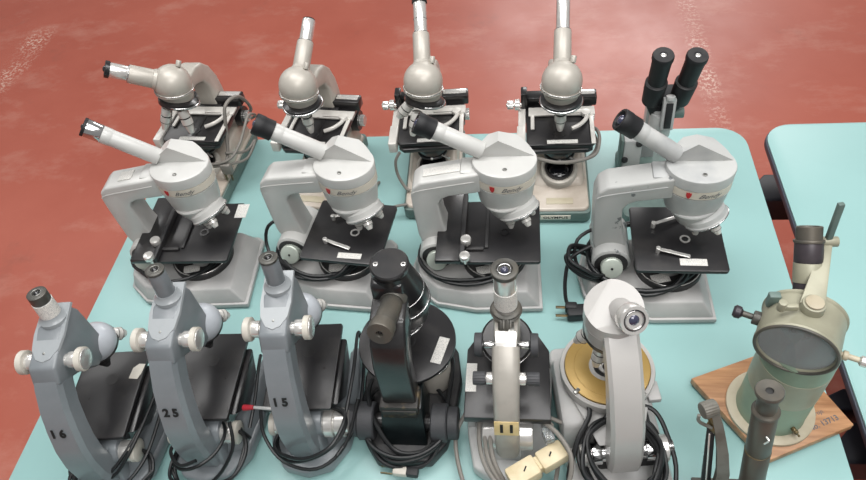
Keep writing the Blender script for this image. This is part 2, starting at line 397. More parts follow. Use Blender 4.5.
    # nosepiece
    n0 = V((0, -.003, .212)); tilt = V((.0, .0, -1)) if nose == 0 else V((-.25, -.28, -1)).normalized()
    g = G('black_enamel', 'chrome', 'satin_aluminium')
    g.lathe(n0+V((0, 0, .008)), tilt, [(0, .028), (.004, .0365), (.012, .0365), (.016, .028), (.016, 0)]); g.m(1).ring(n0+tilt*.002, tilt, .0365, .0022)
    noseo = g.make('nosepiece', t, 'black turret with chrome rim')
    dirs = [(V((0, 0, -1)), V((0, 0, 0)), .060)]
    if nose == 0: dirs += [(V((-.35, .7, -.8)), V((-.012, .018, 0)), .026), (V((.35, .7, -.8)), V((.012, .018, 0)), .026)]
    else: dirs = [(V((-.30, -.25, -1)), V((-.012, -.022, 0)), .048), (V((-.85, -.1, -.9)), V((-.028, .002, 0)), .036), (V((.3, .6, -.8)), V((.012, .014, 0)), .028)]
    if nose == 2: dirs = [(V((.12, -.2, -1)), V((.012, -.016, 0)), .050), (V((-.45, -.2, -1)), V((-.022, -.010, 0)), .052), (V((.3, .6, -.8)), V((.012, .014, 0)), .028)]
    for d, o, L in dirs:
        g = G('satin_aluminium'); objective(g, n0+o+tilt*.010, d, L, .0105); g.make('objective', noseo)
    # head
    g = G('champagne_enamel'); ht = V((.10, .16, 1)).normalized(); bc = V((0, 0, .250))
    g.lathe((0, 0, .208), (0, 0, 1), [(0, .024), (.003, .0275), (.012, .030), (.026, .034)]); g.sphere(bc, .0355, u=40, v=26); g.lathe(bc-ht*.02, ht, [(0, .031), (.003, .0360), (.006, .0362), (.008, .034)], 44)
    head = g.make('ball_head', t, 'spherical silver grey head')
    g = G('chrome'); g.ring(bc-ht*.0125, ht, .0361, .0008, 48); g.make('trim_ring', head)
    g = G('champagne_enamel'); g.cyl(bc+V((.018, .012, .028)), bc+V((.020, .02, .037)), .005); g.make('lock_screw', head)
    d = dirv(tube_az, tube_el)
    g = G('champagne_enamel'); g.cyl(bc+d*.028, bc+d*(.034+L1), .0158*tr, .0152*tr); g.m(0).lathe(bc+d*.03, d, [(0, .018*tr), (.006, .016*tr)], 24); tb = g.make('eyepiece_tube', t, 'silver grey painted tube')
    g = G('satin_aluminium', 'black_enamel', 'lens_dark', 'chrome'); e = bc+d*(.034+L1)
    g.cyl(e-d*.002, e+d*L2, .0122*tr); g.m(3).ring(e+d*.001, d, .0135*tr, .0011)
    if eyepiece:
        g.m(1).lathe(e+d*(L2-.002), d, [(0, .0128*tr), (.001, .0142*tr), (.008, .0142*tr), (.009, .0128*tr), (.009, .009*tr), (.004, .0075*tr), (.004, 0)])
        g.m(2).sphere(e+d*(L2+.003), .0075, (1, 1, 1))
        g.m(3).ring(e+d*(L2*.45), d, .0125, .0006)
    else: g.m(1).lathe(e+d*L2, d, [(0, .0118), (.002, .0112), (.002, .0085), (-.004, .0085), (-.004, 0)])
    g.make('eyepiece', tb, 'bright metal eyepiece sleeve')
    if cord: cord(t)
    return t
def cordA1(t):
    g = G('cord_grey')
    g.tube([(.03, .12, .06), (.075, .11, .10), (.082, .07, .165), (.070, .03, .172), (.062, .01, .12), (.060, -.01, .085), (.060, -.028, .075)], .0036, 8)
    g.tube([(.03, .12, .05), (.085, .10, .09), (.098, .05, .13), (.088, .0, .10), (.07, -.035, .085), (.02, -.045, .08), (-.03, -.04, .085)], .003)
    g.tube([(.06, -.02, .09), (.088, .01, .07), (.100, .04, .075), (.092, .0, .06), (.070, -.03, .07), (.03, -.042, .072), (-.03, -.035, .075)], .003)
    c = g.make('power_cord', t, 'grey power cord looped over the stage')
    g = G('cord_grey', 'brass_old'); g.box((.062, -.040, .066), (.022, .013, .026), .003); g.m(1)
    for s in (-1, 1): g.box((.062+s*.0065, -.044, .046), (.0016, .006, .018), .0003)
    g.make('plug', c)
def cordA3(t):
    g = G('cord_grey'); g.tube([(-.058, -.04, .118), (-.068, -.045, .10), (-.068, -.05, .07), (-.055, -.062, .045), (-.046, -.066, .040)], .003); g.tube([(-.05, -.10, .036), (-.08, -.10, .03), (-.12, -.10, .006), (-.14, -.05, .004), (-.12, 0, .004)], .0028); g.make('power_cord', t, 'short grey cord down its left side')
def cordA4(t):
    g = G('cord_grey'); g.tube([(.05, .12, .05), (.075, .07, .08), (.074, 0, .105), (.058, -.036, .104), (.0, -.044, .098), (-.05, -.03, .104), (-.055, .0, .11)], .0034); g.tube([(.05, .12, .05), (.07, .07, .07), (.07, .0, .096), (.05, -.03, .094), (.01, -.038, .09)], .003); g.make('power_cord', t, 'grey cord wrapped under the stage')
make_A((-.670, 1.053), -4, 'silver grey ball-head microscope, tube turned left, cord looped over stage', -114, 31, .044, .034, 2, True, 1.14, cord=cordA1)
make_A((-.416, 1.03), -7, 'silver grey ball-head microscope second from left in far row, bare upright tube', 0, 30, .052, .044, 0)
make_A((-.183, 1.03), 2, 'silver grey ball-head microscope with bulky tilted chrome objectives, third in far row', -2, 34, .055, .060, 1, True, cord=cordA3)
make_A((.0625, 1.016), 0, 'silver grey ball-head microscope with OLYMPUS name plate, rightmost of the ball-heads', 2, 32, .058, .078, 0, cord=cordA4)

# ---------------------------------------------------------------- B: pale grey wedge-head microscopes (middle row)
def make_B(loc, rz, label, mech=False, eye_black=True, tube_len=.088, nose_az=35, paper=None, coils=True, clips=True, tube_az=-90, plug=False, worn=False, bdx=.0, sticker_back=False, tube_el=30, kdx=0.):
    t = thing('microscope', label, 'microscope', loc, rz, 'wedge-head microscopes in the middle row')
    B = 'pale_grey_worn' if worn else 'pale_grey_enamel'
    out = [(.052+bdx, -.114), (-.05, -.118), (-.12, -.105), (-.160, -.07), (-.170, -.02), (-.160, .025), (-.12, .045), (.035+bdx, .048), (.048+bdx, .038)]
    g = G('base_grey', 'rubber_black'); g.prism(out, 'xy', .003, .013, .0015)
    def rim(k, ox=0): return [((x+.06)*k-.06+ox, (y+.02)*k-.02) for x, y in out]
    g.hull([(x, y, .012) for x, y in rim(.97)]+[(x, y, .040) for x, y in rim(.84, -.006)], .003)
    for x, y in ((.03, -.1), (.03, .035), (-.14, -.06), (-.14, .02)): g.m(1).cyl((x, y, 0), (x, y, .004), .008)
    base = g.make('base', t, 'grey stepped foot')
    g = G('black_matt', 'satin_aluminium', 'pale_grey_worn', 'printed_label')
    g.lathe((-.02, -.025, .039), (0, 0, 1), [(0, .056), (.012, .056), (.014, .054), (.014, .051), (.003, .049), (.003, 0)], 40)
    g.m(2).cyl((-.02, -.025, .040), (-.02, -.025, .066), .024, .02); g.m(1).ring((-.02, -.025, .0525), (0, 0, 1), .053, .0012)
    g.m(3).box((-.035, -.054, .0432), (.03, .018, .001), .0003, Matrix.Rotation(R(14), 4, 'Z'))
    g.make('illuminator_well', base, 'dark round well with lamp housing')
    # arm
    g = G('chipped_grey' if worn else B)
    pr = [(-.122, .042), (-.141, .065), (-.149, .10), (-.151, .16), (-.151, .195), (-.146, .214), (-.133, .225), (-.035, .243), (-.035, .202), (-.088, .194), (-.100, .188), (-.107, .176), (-.104, .13), (-.094, .085), (-.086, .06), (-.095, .042)]
    g.prism(pr, 'xz', -.023, .023, .004, 3)
    g.lathe((-.117, -.043, .066), (0, 1, 0), [(0, .029), (.002, .032), (.084, .032), (.086, .030)], 32)
    arm = g.make('arm', t, 'cast grey arm' + (' with chipped paint' if worn else ''))
    g = G(B); g.tube([(-.148, -.0232, .202), (-.132, -.0235, .210), (-.045, -.0235, .227)], .0009, 6, 4); g.make('arm_seam', arm)
    g = G('black_matt', 'pale_knob', 'ink_black'); g.cyl((-.117, -.0445, .066), (-.117, -.042, .066), .0275); g.m(1).knurl((-.117, -.060, .074), (-.117, -.0445, .066), .0180, 30, .0006); g.m(1).cyl((-.117, -.0606, .0743), (-.117, -.0598, .0739), .0165); g.m(2).cyl((-.117, -.0612, .0746), (-.117, -.060, .0740), .0022)
    g.make('focus_knob', t, 'silver green focus knob in dark recess')
    # stage
    g = G('stage_black', 'black_enamel', 'satin_aluminium')
    g.prism(rounded(-.084, .060, -.084, .056, .006), 'xy', .094, .101, .001)
    g.m(1).box((-.02, -.015, .086), (.09, .1, .017), .003); g.m(1 if mech else 2).lathe((0, -.017, .1008), (0, 0, 1), [(0, .0085), (.0012, .0085), (.0012, .0055), (0, .0055)], 24)
    stg = g.make('stage', t, 'large square black stage')
    g = G('black_enamel', 'chrome'); g.cyl((0, -.017, .07), (0, -.017, .09), .024, .028); g.m(1).cyl((0, -.017, .066), (0, -.017, .071), .02); g.make('condenser', t)
    if mech:
        g = G('black_enamel', 'black_matt'); g.box((-.094, -.01, .105), (.042, .155, .010), .0015); g.m(1).box((-.070, -.01, .108), (.008, .15, .012), .001); g.box((-.03, .0, .1035), (.006, .11, .003), .0008); g.box((-.05, -.058, .104), (.03, .006, .006), .001); g.make('mechanical_stage', stg)
        for y in (-.05, -.086):
            g = G('satin_aluminium', 'chrome'); g.knurl((-.064+kdx, y, .112), (-.064+kdx, y, .122), .0092, 20, .0004); g.m(0).cyl((-.064+kdx, y, .1218), (-.064+kdx, y, .1226), .0085); g.cyl((-.064+kdx, y, .10), (-.064+kdx, y, .112), .003); g.make('stage_knob', stg, 'bright round stage knob')
    if clips:
        for (x, y, a) in ((-.048, .01, 25), (-.046, -.045, -14)):
            g = G('satin_aluminium'); Mx = Matrix.Rotation(R(a), 4, 'Z'); dx = Mx @ V((1, 0, 0))
            g.box(V((x, y, .107))+dx*.025, (.05, .0065, .0015), .0006, Mx @ Matrix.Rotation(R(4), 4, 'Y')); g.cyl((x, y, .10), (x, y, .112), .004); g.make('stage_clip', stg, 'silver spring clip')
    if paper:
        g = G('printed_label'); g.box((paper[0], paper[1], .1014), (paper[2], paper[3], .0008), .0002, Matrix.Rotation(R(paper[4]), 4, 'Z')); g.make('sticker', stg, 'white paper sticker')
    if sticker_back:
        g = G('printed_label'); c = V((-.098, 0, .2325)); g.box(c, sticker_back+(.0014,), .0004, Matrix.Rotation(R(-10.4), 4, 'Y')); g.make('sticker', arm, 'white sticker on top of the arm')
    # head
    hc = V((.003, .002)); made = []
    g = G(B)
    g.lathe((hc.x, hc.y, .166), (0, 0, 1), [(0, .038), (.002, .0435), (.006, .0445), (.040, .049), (.046, .0505)], 48)
    g.lathe((hc.x, hc.y, .2128), (0, 0, 1), [(0, .0485), (.018, .0488)], 48)
    g.lathe((hc.x, hc.y, .230), (0, 0, 1), [(0, .0508), (.017, .0515), (.0195, .0505), (.0205, .048), (.0205, 0)], 48)
    g.box((-.05, 0, .222), (.035, .044, .038), .004)
    g.cut_cyl(hc, .0485, .2495, .31, [((0, .008, .25), (0, -1, -.05)), ((-.006, 0, .284), (-.78, 0, 1)), ((-.006, 0, .284), (.60, 0, 1)), ((0, .046, .268), (0, 1, .8))], 48)
    head = g.make('head', t, 'round head with wedge shaped prism cap')
    g = G('ivory_band', 'red_enamel', 'screw_steel'); g.lathe((hc.x, hc.y, .2142), (0, 0, 1), [(0, .049), (.0001, .0505), (.0145, .0508), (.0146, .049)], 48)
    band = g.make('name_band', head, 'cream band with red shield and script')
    g = G('red_enamel')
    for dx in (0,):
        a0 = -22; Rr = .0514
        def PB(a, z): return V((hc.x+Rr*math.sin(R(a)), hc.y-Rr*math.cos(R(a)), z))
        g.plate([PB(a0-4.5, .2275), PB(a0-4.5, .222), PB(a0-2.8, .218), PB(a0, .2155), PB(a0+2.8, .218), PB(a0+4.5, .222), PB(a0+4.5, .2275), PB(a0+2, .2268), PB(a0, .2278), PB(a0-2, .2268)], .0006)
    emblem = g.make('shield_emblem', band, 'small red shield')
    M = Matrix.Translation((hc.x, hc.y, .2215)) @ Matrix.Rotation(R(12), 4, 'Z') @ face_M((0, -.0514, 0), (1, 0, 0), (0, 0, 1))
    lt = text('Bendy', .0115, M, 'ink_grey', band, shear=.55, wrap=.0514, th=.0001, sx=1.15)
    g = G('screw_steel'); g.cyl((.004, -.029, .250), (.004, -.029, .2525), .0035); screw = g.make('cap_screw', head)
    for o_ in (head, band, lt, screw)+tuple(c_ for c_ in (emblem,)): o_.data.transform(Matrix.Translation((0, .003, 0)) @ Matrix.Diagonal((1, .85, 1, 1)))
    g = G(B); ax = V((.16, -.22, -1)).normalized(); g.cyl((hc.x, hc.y-.002, .172), V((hc.x+.004, hc.y-.004, .142)), .038, .028, .003)
    tc = V((.024, -.010, .151)); az = R(nose_az); td = V((math.sin(az)*.62, -math.cos(az)*.62, -1)).normalized()
    g.lathe(tc-td*.012, td, [(0, .028), (.004, .033), (.012, .0335), (.0135, .035), (.017, .035), (.019, .032), (.022, .024), (.022, 0)], 36)
    nosep = g.make('nosepiece', t, 'tilted round turret')
    g = G('chrome'); g.ring(tc+td*.0035, td, .0352, .0009, 36); g.make('trim_ring', nosep)
    for k in range(3):
        a, u, w = frame(td); o = (u*math.cos(2*PI*k/3+nose_az*.02)+w*math.sin(2*PI*k/3+nose_az*.02))
        g = G('satin_aluminium'); objective(g, tc+td*.006+o*.019, td+o*.30, .021 if k else .025, .0078); g.make('objective', nosep)
    # tube
    d = dirv(tube_az, tube_el); p = V((-.034, .016, .259)); q = p+d*(.018+tube_len)
    g = G(B); g.cyl(p-d*.002, q, .0142, .0138, .001, 32); g.lathe(q-d*.020, d, [(0, .0138), (.004, .0145), (.020, .0145), (.021, .0138)], 32); tb = g.make('eyepiece_tube', t, 'inclined grey tube')
    if eye_black:
        g = G('rubber_black', 'lens_glass', 'chrome'); g.lathe(q-d*.004, d, [(0, .0145), (.001, .0168), (.016, .0168), (.018, .0176), (.030, .0176), (.032, .0165), (.032, .013), (.026, .010), (.026, 0)], 32)
        g.m(1).sphere(q+d*.0215, .009, (1, 1, 1)); g.make('eyepiece', tb, 'black eyepiece with glass lens')
    else:
        g = G('chrome', 'rubber_black', 'lens_dark'); g.cyl(q-d*.004, q+d*.022, .0152); g.m(1).lathe(q+d*.021, d, [(0, .0158), (.004, .0158), (.005, .0145), (.005, .011), (.002, .009), (.002, 0)], 32); g.m(2).sphere(q+d*.0225, .006); g.make('eyepiece', tb, 'chrome eyepiece with black rim')
    if coils:
        g = G('cord_black'); random.seed(int(loc[0]*1000))
        pts = coil((-.065, -.02, .052), .085, .075, coils, .006, .0012, ph=2.2)
        g.tube(pts, .0034, 8, 4)
        if not mech: g.tube([(-.12, .02, .10), (-.172, -.01, .09), (-.166, -.045, .05), (-.10, -.085, .056), (-.03, -.088, .06), (.0, -.06, .075), (.02, -.02, .09)], .0032)
        if plug: g.tube([(-.150, -.02, .085), (-.183, -.035, .07), (-.192, -.06, .045), (-.19, -.088, .02), (-.178, -.098, .010)], .0033); g.tube(coil((-.155, -.04, .05), .036, .03, 3, .003, .003, tilt=(-.6, 0)), .0032)
        c = g.make('power_cord', t, 'black power cord coiled round the foot')
        if plug:
            g = G('rubber_black', 'brass_old'); g.box((-.172, -.105, .011), (.034, .024, .02), .003, Matrix.Rotation(R(6), 4, 'Z')); g.box((-.182, -.097, .014), (.02, .014, .018), .003); g.m(1).box((-.198, -.099, .017), (.02, .005, .0016), .0004); g.box((-.198, -.112, .011), (.02, .005, .0016), .0004); g.make('plug', c, 'black plug with two brass pins')
    return t
make_B((-.582, .818), 1, 'pale grey wedge-head microscope with chrome-ended tube, leftmost of the middle row', True, False, .078, 60, (.058, .035, .022, .034, 0), 2.0, False, -96, sticker_back=(.026, .022), tube_el=40, bdx=.026, kdx=-.012)
make_B((-.298, .815), -7, 'pale grey wedge-head microscope second in middle row, slim stage clips, white sticker', False, True, .071, 50, (.005, -.070, .042, .012, 2), 3.0, True, -98, tube_el=34, bdx=.004)
make_B((-.037, .815), 0, 'pale grey wedge-head microscope with long sticker along its arm, third in middle row', True, True, .067, 45, None, 1.6, False, -86, sticker_back=(.062, .018), tube_el=29, bdx=.012)
make_B((.258, .796), -1, 'worn pale grey wedge-head microscope rightmost in middle row, plug lying beside its foot', False, True, .062, 60, (.007, -.066, .042, .014, -1), 3.0, True, -84, True, True, tube_el=35)

# ---------------------------------------------------------------- C: blue grey classroom microscopes (front left)
def make_C(loc, rz, label, number, stub=0, band=False, tag=None, knobs='cream', cordpts=None, red=False, legsticker=False, sticker=None, numx=0.):
    t = thing('microscope', label, 'microscope', loc, rz, 'numbered blue grey microscopes in the front row')
    BG = 'blue_grey_enamel'
    g = G(BG, 'rubber_black')
    U = [(.044, .05), (.062, .048), (.069, .0), (.069, -.06), (.060, -.115), (.036, -.150), (0, -.160), (-.036, -.150), (-.060, -.115), (-.069, -.06), (-.069, .0), (-.062, .048), (-.044, .05), (-.044, -.03), (-.026, -.062), (.026, -.062), (.044, -.03)]
    g.prism(U, 'xy', .003, .026, .005, 3)
    g.hull([(x, y, z) for x in (-.030, .030) for y, z in ((-.135, .02), (-.07, .02))]+[(x, y, .062) for x in (-.021, .021) for y in (-.118, -.078)], .004)
    for sx in (-1, 1):
        g.hull([(sx*.066, .044, .02), (sx*.048, .046, .02), (sx*.068, -.05, .02), (sx*.050, -.05, .02), (sx*.026, -.12, .02), (sx*.056, -.11, .02), (sx*.028, -.10, .05), (sx*.050, -.085, .044), (sx*.064, .042, .044), (sx*.054, .044, .044)], .003)
    for x, y in ((.056, .03), (-.056, .03), (0, -.145)): g.m(1).cyl((x, y, 0), (x, y, .004), .007)
    base = g.make('base', t, 'blue grey horseshoe foot')
    if legsticker:
        g = G('printed_label'); g.plate([(-.068, .03, .046), (-.066, -.045, .0475), (-.050, -.045, .0475), (-.054, .03, .046)], .001); g.make('sticker', base, 'white printed sticker on left leg')
    # lower joint and fine focus
    g = G(BG); g.cyl((-.028, -.092, .062), (.028, -.092, .062), .024, bev=.003); g.box((0, -.098, .06), (.034, .04, .05), .004); g.make('pillar', t)
    for sx in (-1, 1):
        if knobs == 'ribbed' and sx > 0:
            g = G('satin_aluminium', 'black_matt'); g.m(0).knurl((.030, -.098, .062), (.044, -.098, .062), .022, 34, .0004); g.knurl((.046, -.098, .062), (.062, -.098, .062), .0215, 34, .0004); g.cyl((.02, -.098, .062), (.066, -.098, .062), .017)
        else:
            g = G('satin_aluminium', 'cream_plastic'); g.cyl((sx*.028, -.098, .062), (sx*.046, -.098, .062), .0165); g.m(1).knurl((sx*.044, -.098, .062), (sx*.053, -.098, .062), .0175, 34, .0004)
        g.make('fine_focus_knob', t)
    # arm : octagonal section swept along a bowed centre line
    pts = [(-.118, .024, .020), (-.124, .05, .0205), (-.127, .08, .021), (-.126, .11, .0215), (-.120, .14, .0215), (-.109, .17, .021), (-.095, .20, .020), (-.078, .225, .019), (-.062, .243, .018)]
    thick = [.034, .035, .036, .036, .035, .034, .034, .035, .036]
    g = G(BG); tb_ = bmesh.new(); rings = []
    for i, (y, z, hw) in enumerate(pts):
        a = V((0, *pts[max(i-1, 0)][:2])); b_ = V((0, *pts[min(i+1, len(pts)-1)][:2])); d = (b_-a).normalized(); n = V((0, -d.z, d.y)); n = n if n.y < 0 else -n
        th = thick[i]*.5; c = V((0, y, z)); X = V((1, 0, 0))
        oc = [(hw*.80, th), (hw, th*.55), (hw, -th*.8), (hw*.85, -th), (-hw*.85, -th), (-hw, -th*.8), (-hw, th*.55), (-hw*.86, th)]
        rings.append([tb_.verts.new(c+X*p[0]+n*p[1]) for p in oc])
    for A_, B_ in zip(rings, rings[1:]):
        for k in range(8): tb_.faces.new((A_[k], A_[(k+1) % 8], B_[(k+1) % 8], B_[k]))
    tb_.faces.new(rings[0]); tb_.faces.new(rings[-1]); g.add(tb_)
    arm = g.make('arm', t, 'curved blue grey arm with painted number', 20)
    i0 = 2; pA = V((0, *pts[4][:2])); pB = V((0, *pts[6][:2])); d = (pB-pA).normalized(); n = V((0, -d.z, d.y)); n = n if n.y < 0 else -n
    c = V((numx, *pts[5][:2]))+n*(.034/2+.0014)
    text(number, .0185, face_M(c, (1, 0, 0), d), 'ink_black', arm, bold=.0007, sx=.92, th=.0004)
    # upper body
    g = G(BG)
    g.prism([(-.088, .238), (-.075, .262), (-.020, .276), (.014, .276), (.020, .262), (.022, .190), (.010, .170), (-.018, .172), (-.045, .205), (-.070, .225)], 'yz', -.019, .019, .004, 3)
    body = g.make('body', t)
    g = G('light_blue_grey'); sh = [(-.020, .018), (-.022, -.03), (-.019, -.052), (-.010, -.066), (0, -.070), (.010, -.066), (.019, -.052), (.022, -.03), (.020, .018)]
    M = Matrix.Translation((0, 0, .277)) @ Matrix.Rotation(R(12), 4, 'X'); gg = bmesh.new()
    A_ = [gg.verts.new(M @ V((x, y, -.001))) for x, y in sh]; B_ = [gg.verts.new(M @ V((x*.96, y*.97, .0025))) for x, y in sh]; gg.faces.new(A_); gg.faces.new(B_)
    for k in range(len(sh)): gg.faces.new((A_[k], A_[(k+1) % len(sh)], B_[(k+1) % len(sh)], B_[k]))
    g.add(gg); g.make('cover_plate', body, 'shield shaped cover plate', 30)
    g = G('screw_steel'); g.cyl(M @ V((0, -.056, .002)), M @ V((0, -.056, .0036)), .0016); g.make('plate_screw', body)
    for sx in (-1, 1):
        g = G('satin_aluminium', 'cream_plastic'); y, z = -.052, .245
        g.cyl((sx*.015, y, z), (sx*.026, y, z), .0085); g.cyl((sx*.024, y, z), (sx*.036, y, z), .0115); g.m(1).knurl((sx*.036, y, z), (sx*.045, y, z), .0165, 36, .0003); g.m(0).cyl((sx*.0445, y, z), (sx*.0462, y, z), .0142)
        g.make('coarse_focus_knob', t, 'cream rimmed silver focus knob')
    # tube
    up = V((0, .10, 1)).normalized(); p = V((0, -.004, .278))
    g = G('light_blue_grey'); g.lathe(p, up, [(-.004, .019), (.002, .019), (.006, .0145), (.010, .0135)], 32); g.make('collar', body)
    g = G(BG, 'gunmetal', 'lens_dark', 'printed_label', 'screw_steel'); L = .050 if not band else .046
    g.cyl(p+up*.004, p+up*L, .0128, .0118); tb = g.make('eyepiece_tube', t)
    g = G('gunmetal', 'lens_dark', 'screw_steel'); e = p+up*L
    g.lathe(e-up*.002 if not band else e-up*.012, up, [(0, .0122), (.001, .0128), (.014, .0128), (.015, .011), (.015, .0055), (.013, .0045), (.013, 0)] if band else [(0, .012), (.001, .0126), (.004, .0126), (.005, .011), (.005, .0055), (.003, .0045), (.003, 0)], 32)
    top = e+up*(.0035 if not band else .0035); g.m(2).ring(top-up*.0005, up, .0062, .0006); g.m(1).sphere(top-up*.003, .0042); g.make('eyepiece', tb, 'dark flat eyepiece cap')
    if band:
        g = G('printed_label'); g.lathe(p+up*.007, up, [(0, .0128), (.0002, .0137), (.026, .0134), (.0262, .012)], 32); g.make('paper_band', tb, 'paper label wrapped round the tube')
    # turret and objectives
    g = G('pale_blue_grey', 'black_enamel', 'chrome', BG); tc = V((0.002, .022, .176)); td = V((0, .38, -1)).normalized()
    g.m(0).lathe(tc-td*.022, td, [(-.008, 0), (-.007, .008), (-.002, .0165), (.005, .0240), (.014, .0290), (.021, .0305), (.026, .0300)], 40); g.m(3).cyl((0, .004, .205), (0, .008, .178), .017, .018, .003); g.m(1).lathe(tc+td*.0035, td, [(0, .0285), (.001, .030), (.006, .030), (.009, .024), (.009, 0)], 36); pass
    nosep = g.make('nosepiece', t, 'domed grey turret with dark rim')
    for k, (o, dd, L) in enumerate(((V((0, -.014, -.004)), V((0, 0, -1)), .034), (V((.018, .012, .004)), V((.5, .5, -.7)), .022), (V((-.018, .012, .004)), V((-.5, .5, -.7)), .022))):
        g = G('satin_aluminium', 'black_enamel'); objective(g, tc+td*.008+o, dd, L, .0095, 0 if k else 1); g.make('objective', nosep)
    # stage
    g = G('stage_black', 'black_enamel', 'screw_steel'); g.prism(rounded(-.056, .047, -.098, .050, .004), 'xy', .097, .104, .0008)
    g.m(1).box((0, -.02, .088), (.05, .09, .018), .002); g.cyl((0, .0, .07), (0, .0, .090), .017); g.m(1).cyl((.0, 0, .1038), (.0, 0, .1044), .010, bev=0)
    for sx in (-1, 1): g.m(1).cyl((sx*.028, -.03, .1038), (sx*.028, -.03, .1044), .0022, bev=0)
    stg = g.make('stage', t, 'square black stage')
    if sticker:
        g = G('cream_plastic'); g.prism([(sticker[0]+x, sticker[1]+y) for x, y in ((-.008, -.012), (.006, -.014), (.010, -.004), (.012, .012), (.002, .013), (-.006, .006))], 'xy', .1042, .1048, 0); g.make('paper_scrap', stg, 'torn pale paper stuck on the stage')
    g = G('black_enamel', 'black_matt'); g.hull([(x, y, z) for x in (.032, .054) for y, z in ((-.085, .092), (.03, .092), (.01, .055), (-.05, .05))], .003); g.cyl((.0, .0, .055), (.0, .0, .072), .022); g.make('substage_bracket', t)
    if tag:
        g = G('printed_label'); g.box(tag, (.018, .03, .001), .0003); g.make('sticker', stg)
    if cordpts:
        g = G('cord_black')
        for p_ in cordpts: g.tube(p_, .0027, 8, 5)
        c = g.make('power_cord', t, 'thin black cord wound round the arm and foot')
        if red:
            g = G('red_plastic', 'pale_grey_worn'); g.cyl((-.085, -.092, .102), (-.068, -.094, .106), .0048, .0035); g.m(1).cyl((-.068, -.094, .106), (-.022, -.10, .108), .0024); g.make('cord_end', c, 'red tipped lead')
    return t
random.seed(3)
c16 = [[(.066, .03, .09), (.066, -.02, .085), (.055, -.10, .085), (.02, -.135, .055), (-.03, -.14, .05), (-.05, -.12, .05), (-.06, -.09, .06), (-.03, -.06, .06)],
       [(.06, -.03, .075), (.05, -.09, .080), (.02, -.13, .062), (-.02, -.142, .044), (-.06, -.12, .036), (-.074, -.08, .02), (-.080, -.05, .008), (-.090, -.02, .004)],
       [(.07, -.04, .06), (.062, -.11, .055), (.03, -.15, .045), (-.01, -.158, .04), (-.04, -.15, .036), (-.05, -.13, .05), (-.03, -.10, .05)],
       coil((.02, -.13, .044), .055, .045, 2, .006, .002)]
c25 = [coil((.0, -.122, .064), .040, .042, 1.5, .003, .004, ph=2, tilt=(.3, -.3)), coil((.010, -.13, .040), .062, .050, 2.3, .006, .002, ph=.5, tilt=(.25, 0)), [(.066, -.09, .06), (.070, -.05, .075), (.066, .0, .08), (.06, .03, .07)],
       [(.05, -.10, .10), (.052, -.13, .07), (.02, -.165, .04), (-.03, -.165, .03), (-.055, -.14, .03), (-.06, -.14, .004)]]
c15 = [coil((.012, -.120, .060), .056, .042, 2.3, .004, .004, ph=1, tilt=(.35, -.1)), [(.066, -.10, .09), (.075, -.04, .11), (.072, .03, .10), (.07, .045, .07), (.078, 0, .06), (.075, -.09, .05), (.05, -.145, .05)], [(-.06, -.09, .10), (-.058, -.12, .07), (-.03, -.15, .045), (.02, -.16, .04), (.06, -.13, .05), (.08, -.07, .08)]]
make_C((-.636, .496), 5, 'blue grey microscope with stencilled 16, paper band on tube, leftmost in front row', '1 6', band=True, cordpts=c16, sticker=(.035, .012), numx=-.003)
make_C((-.483, .532), 2, 'blue grey microscope with stencilled 25 on its arm, between numbers 16 and 15', '2 5', cordpts=c25, numx=0)
make_C((-.333, .552), 3, 'blue grey microscope with stencilled 15 and ribbed silver lower knob', '1 5', knobs='ribbed', cordpts=c15, red=True, legsticker=True, numx=-.003)

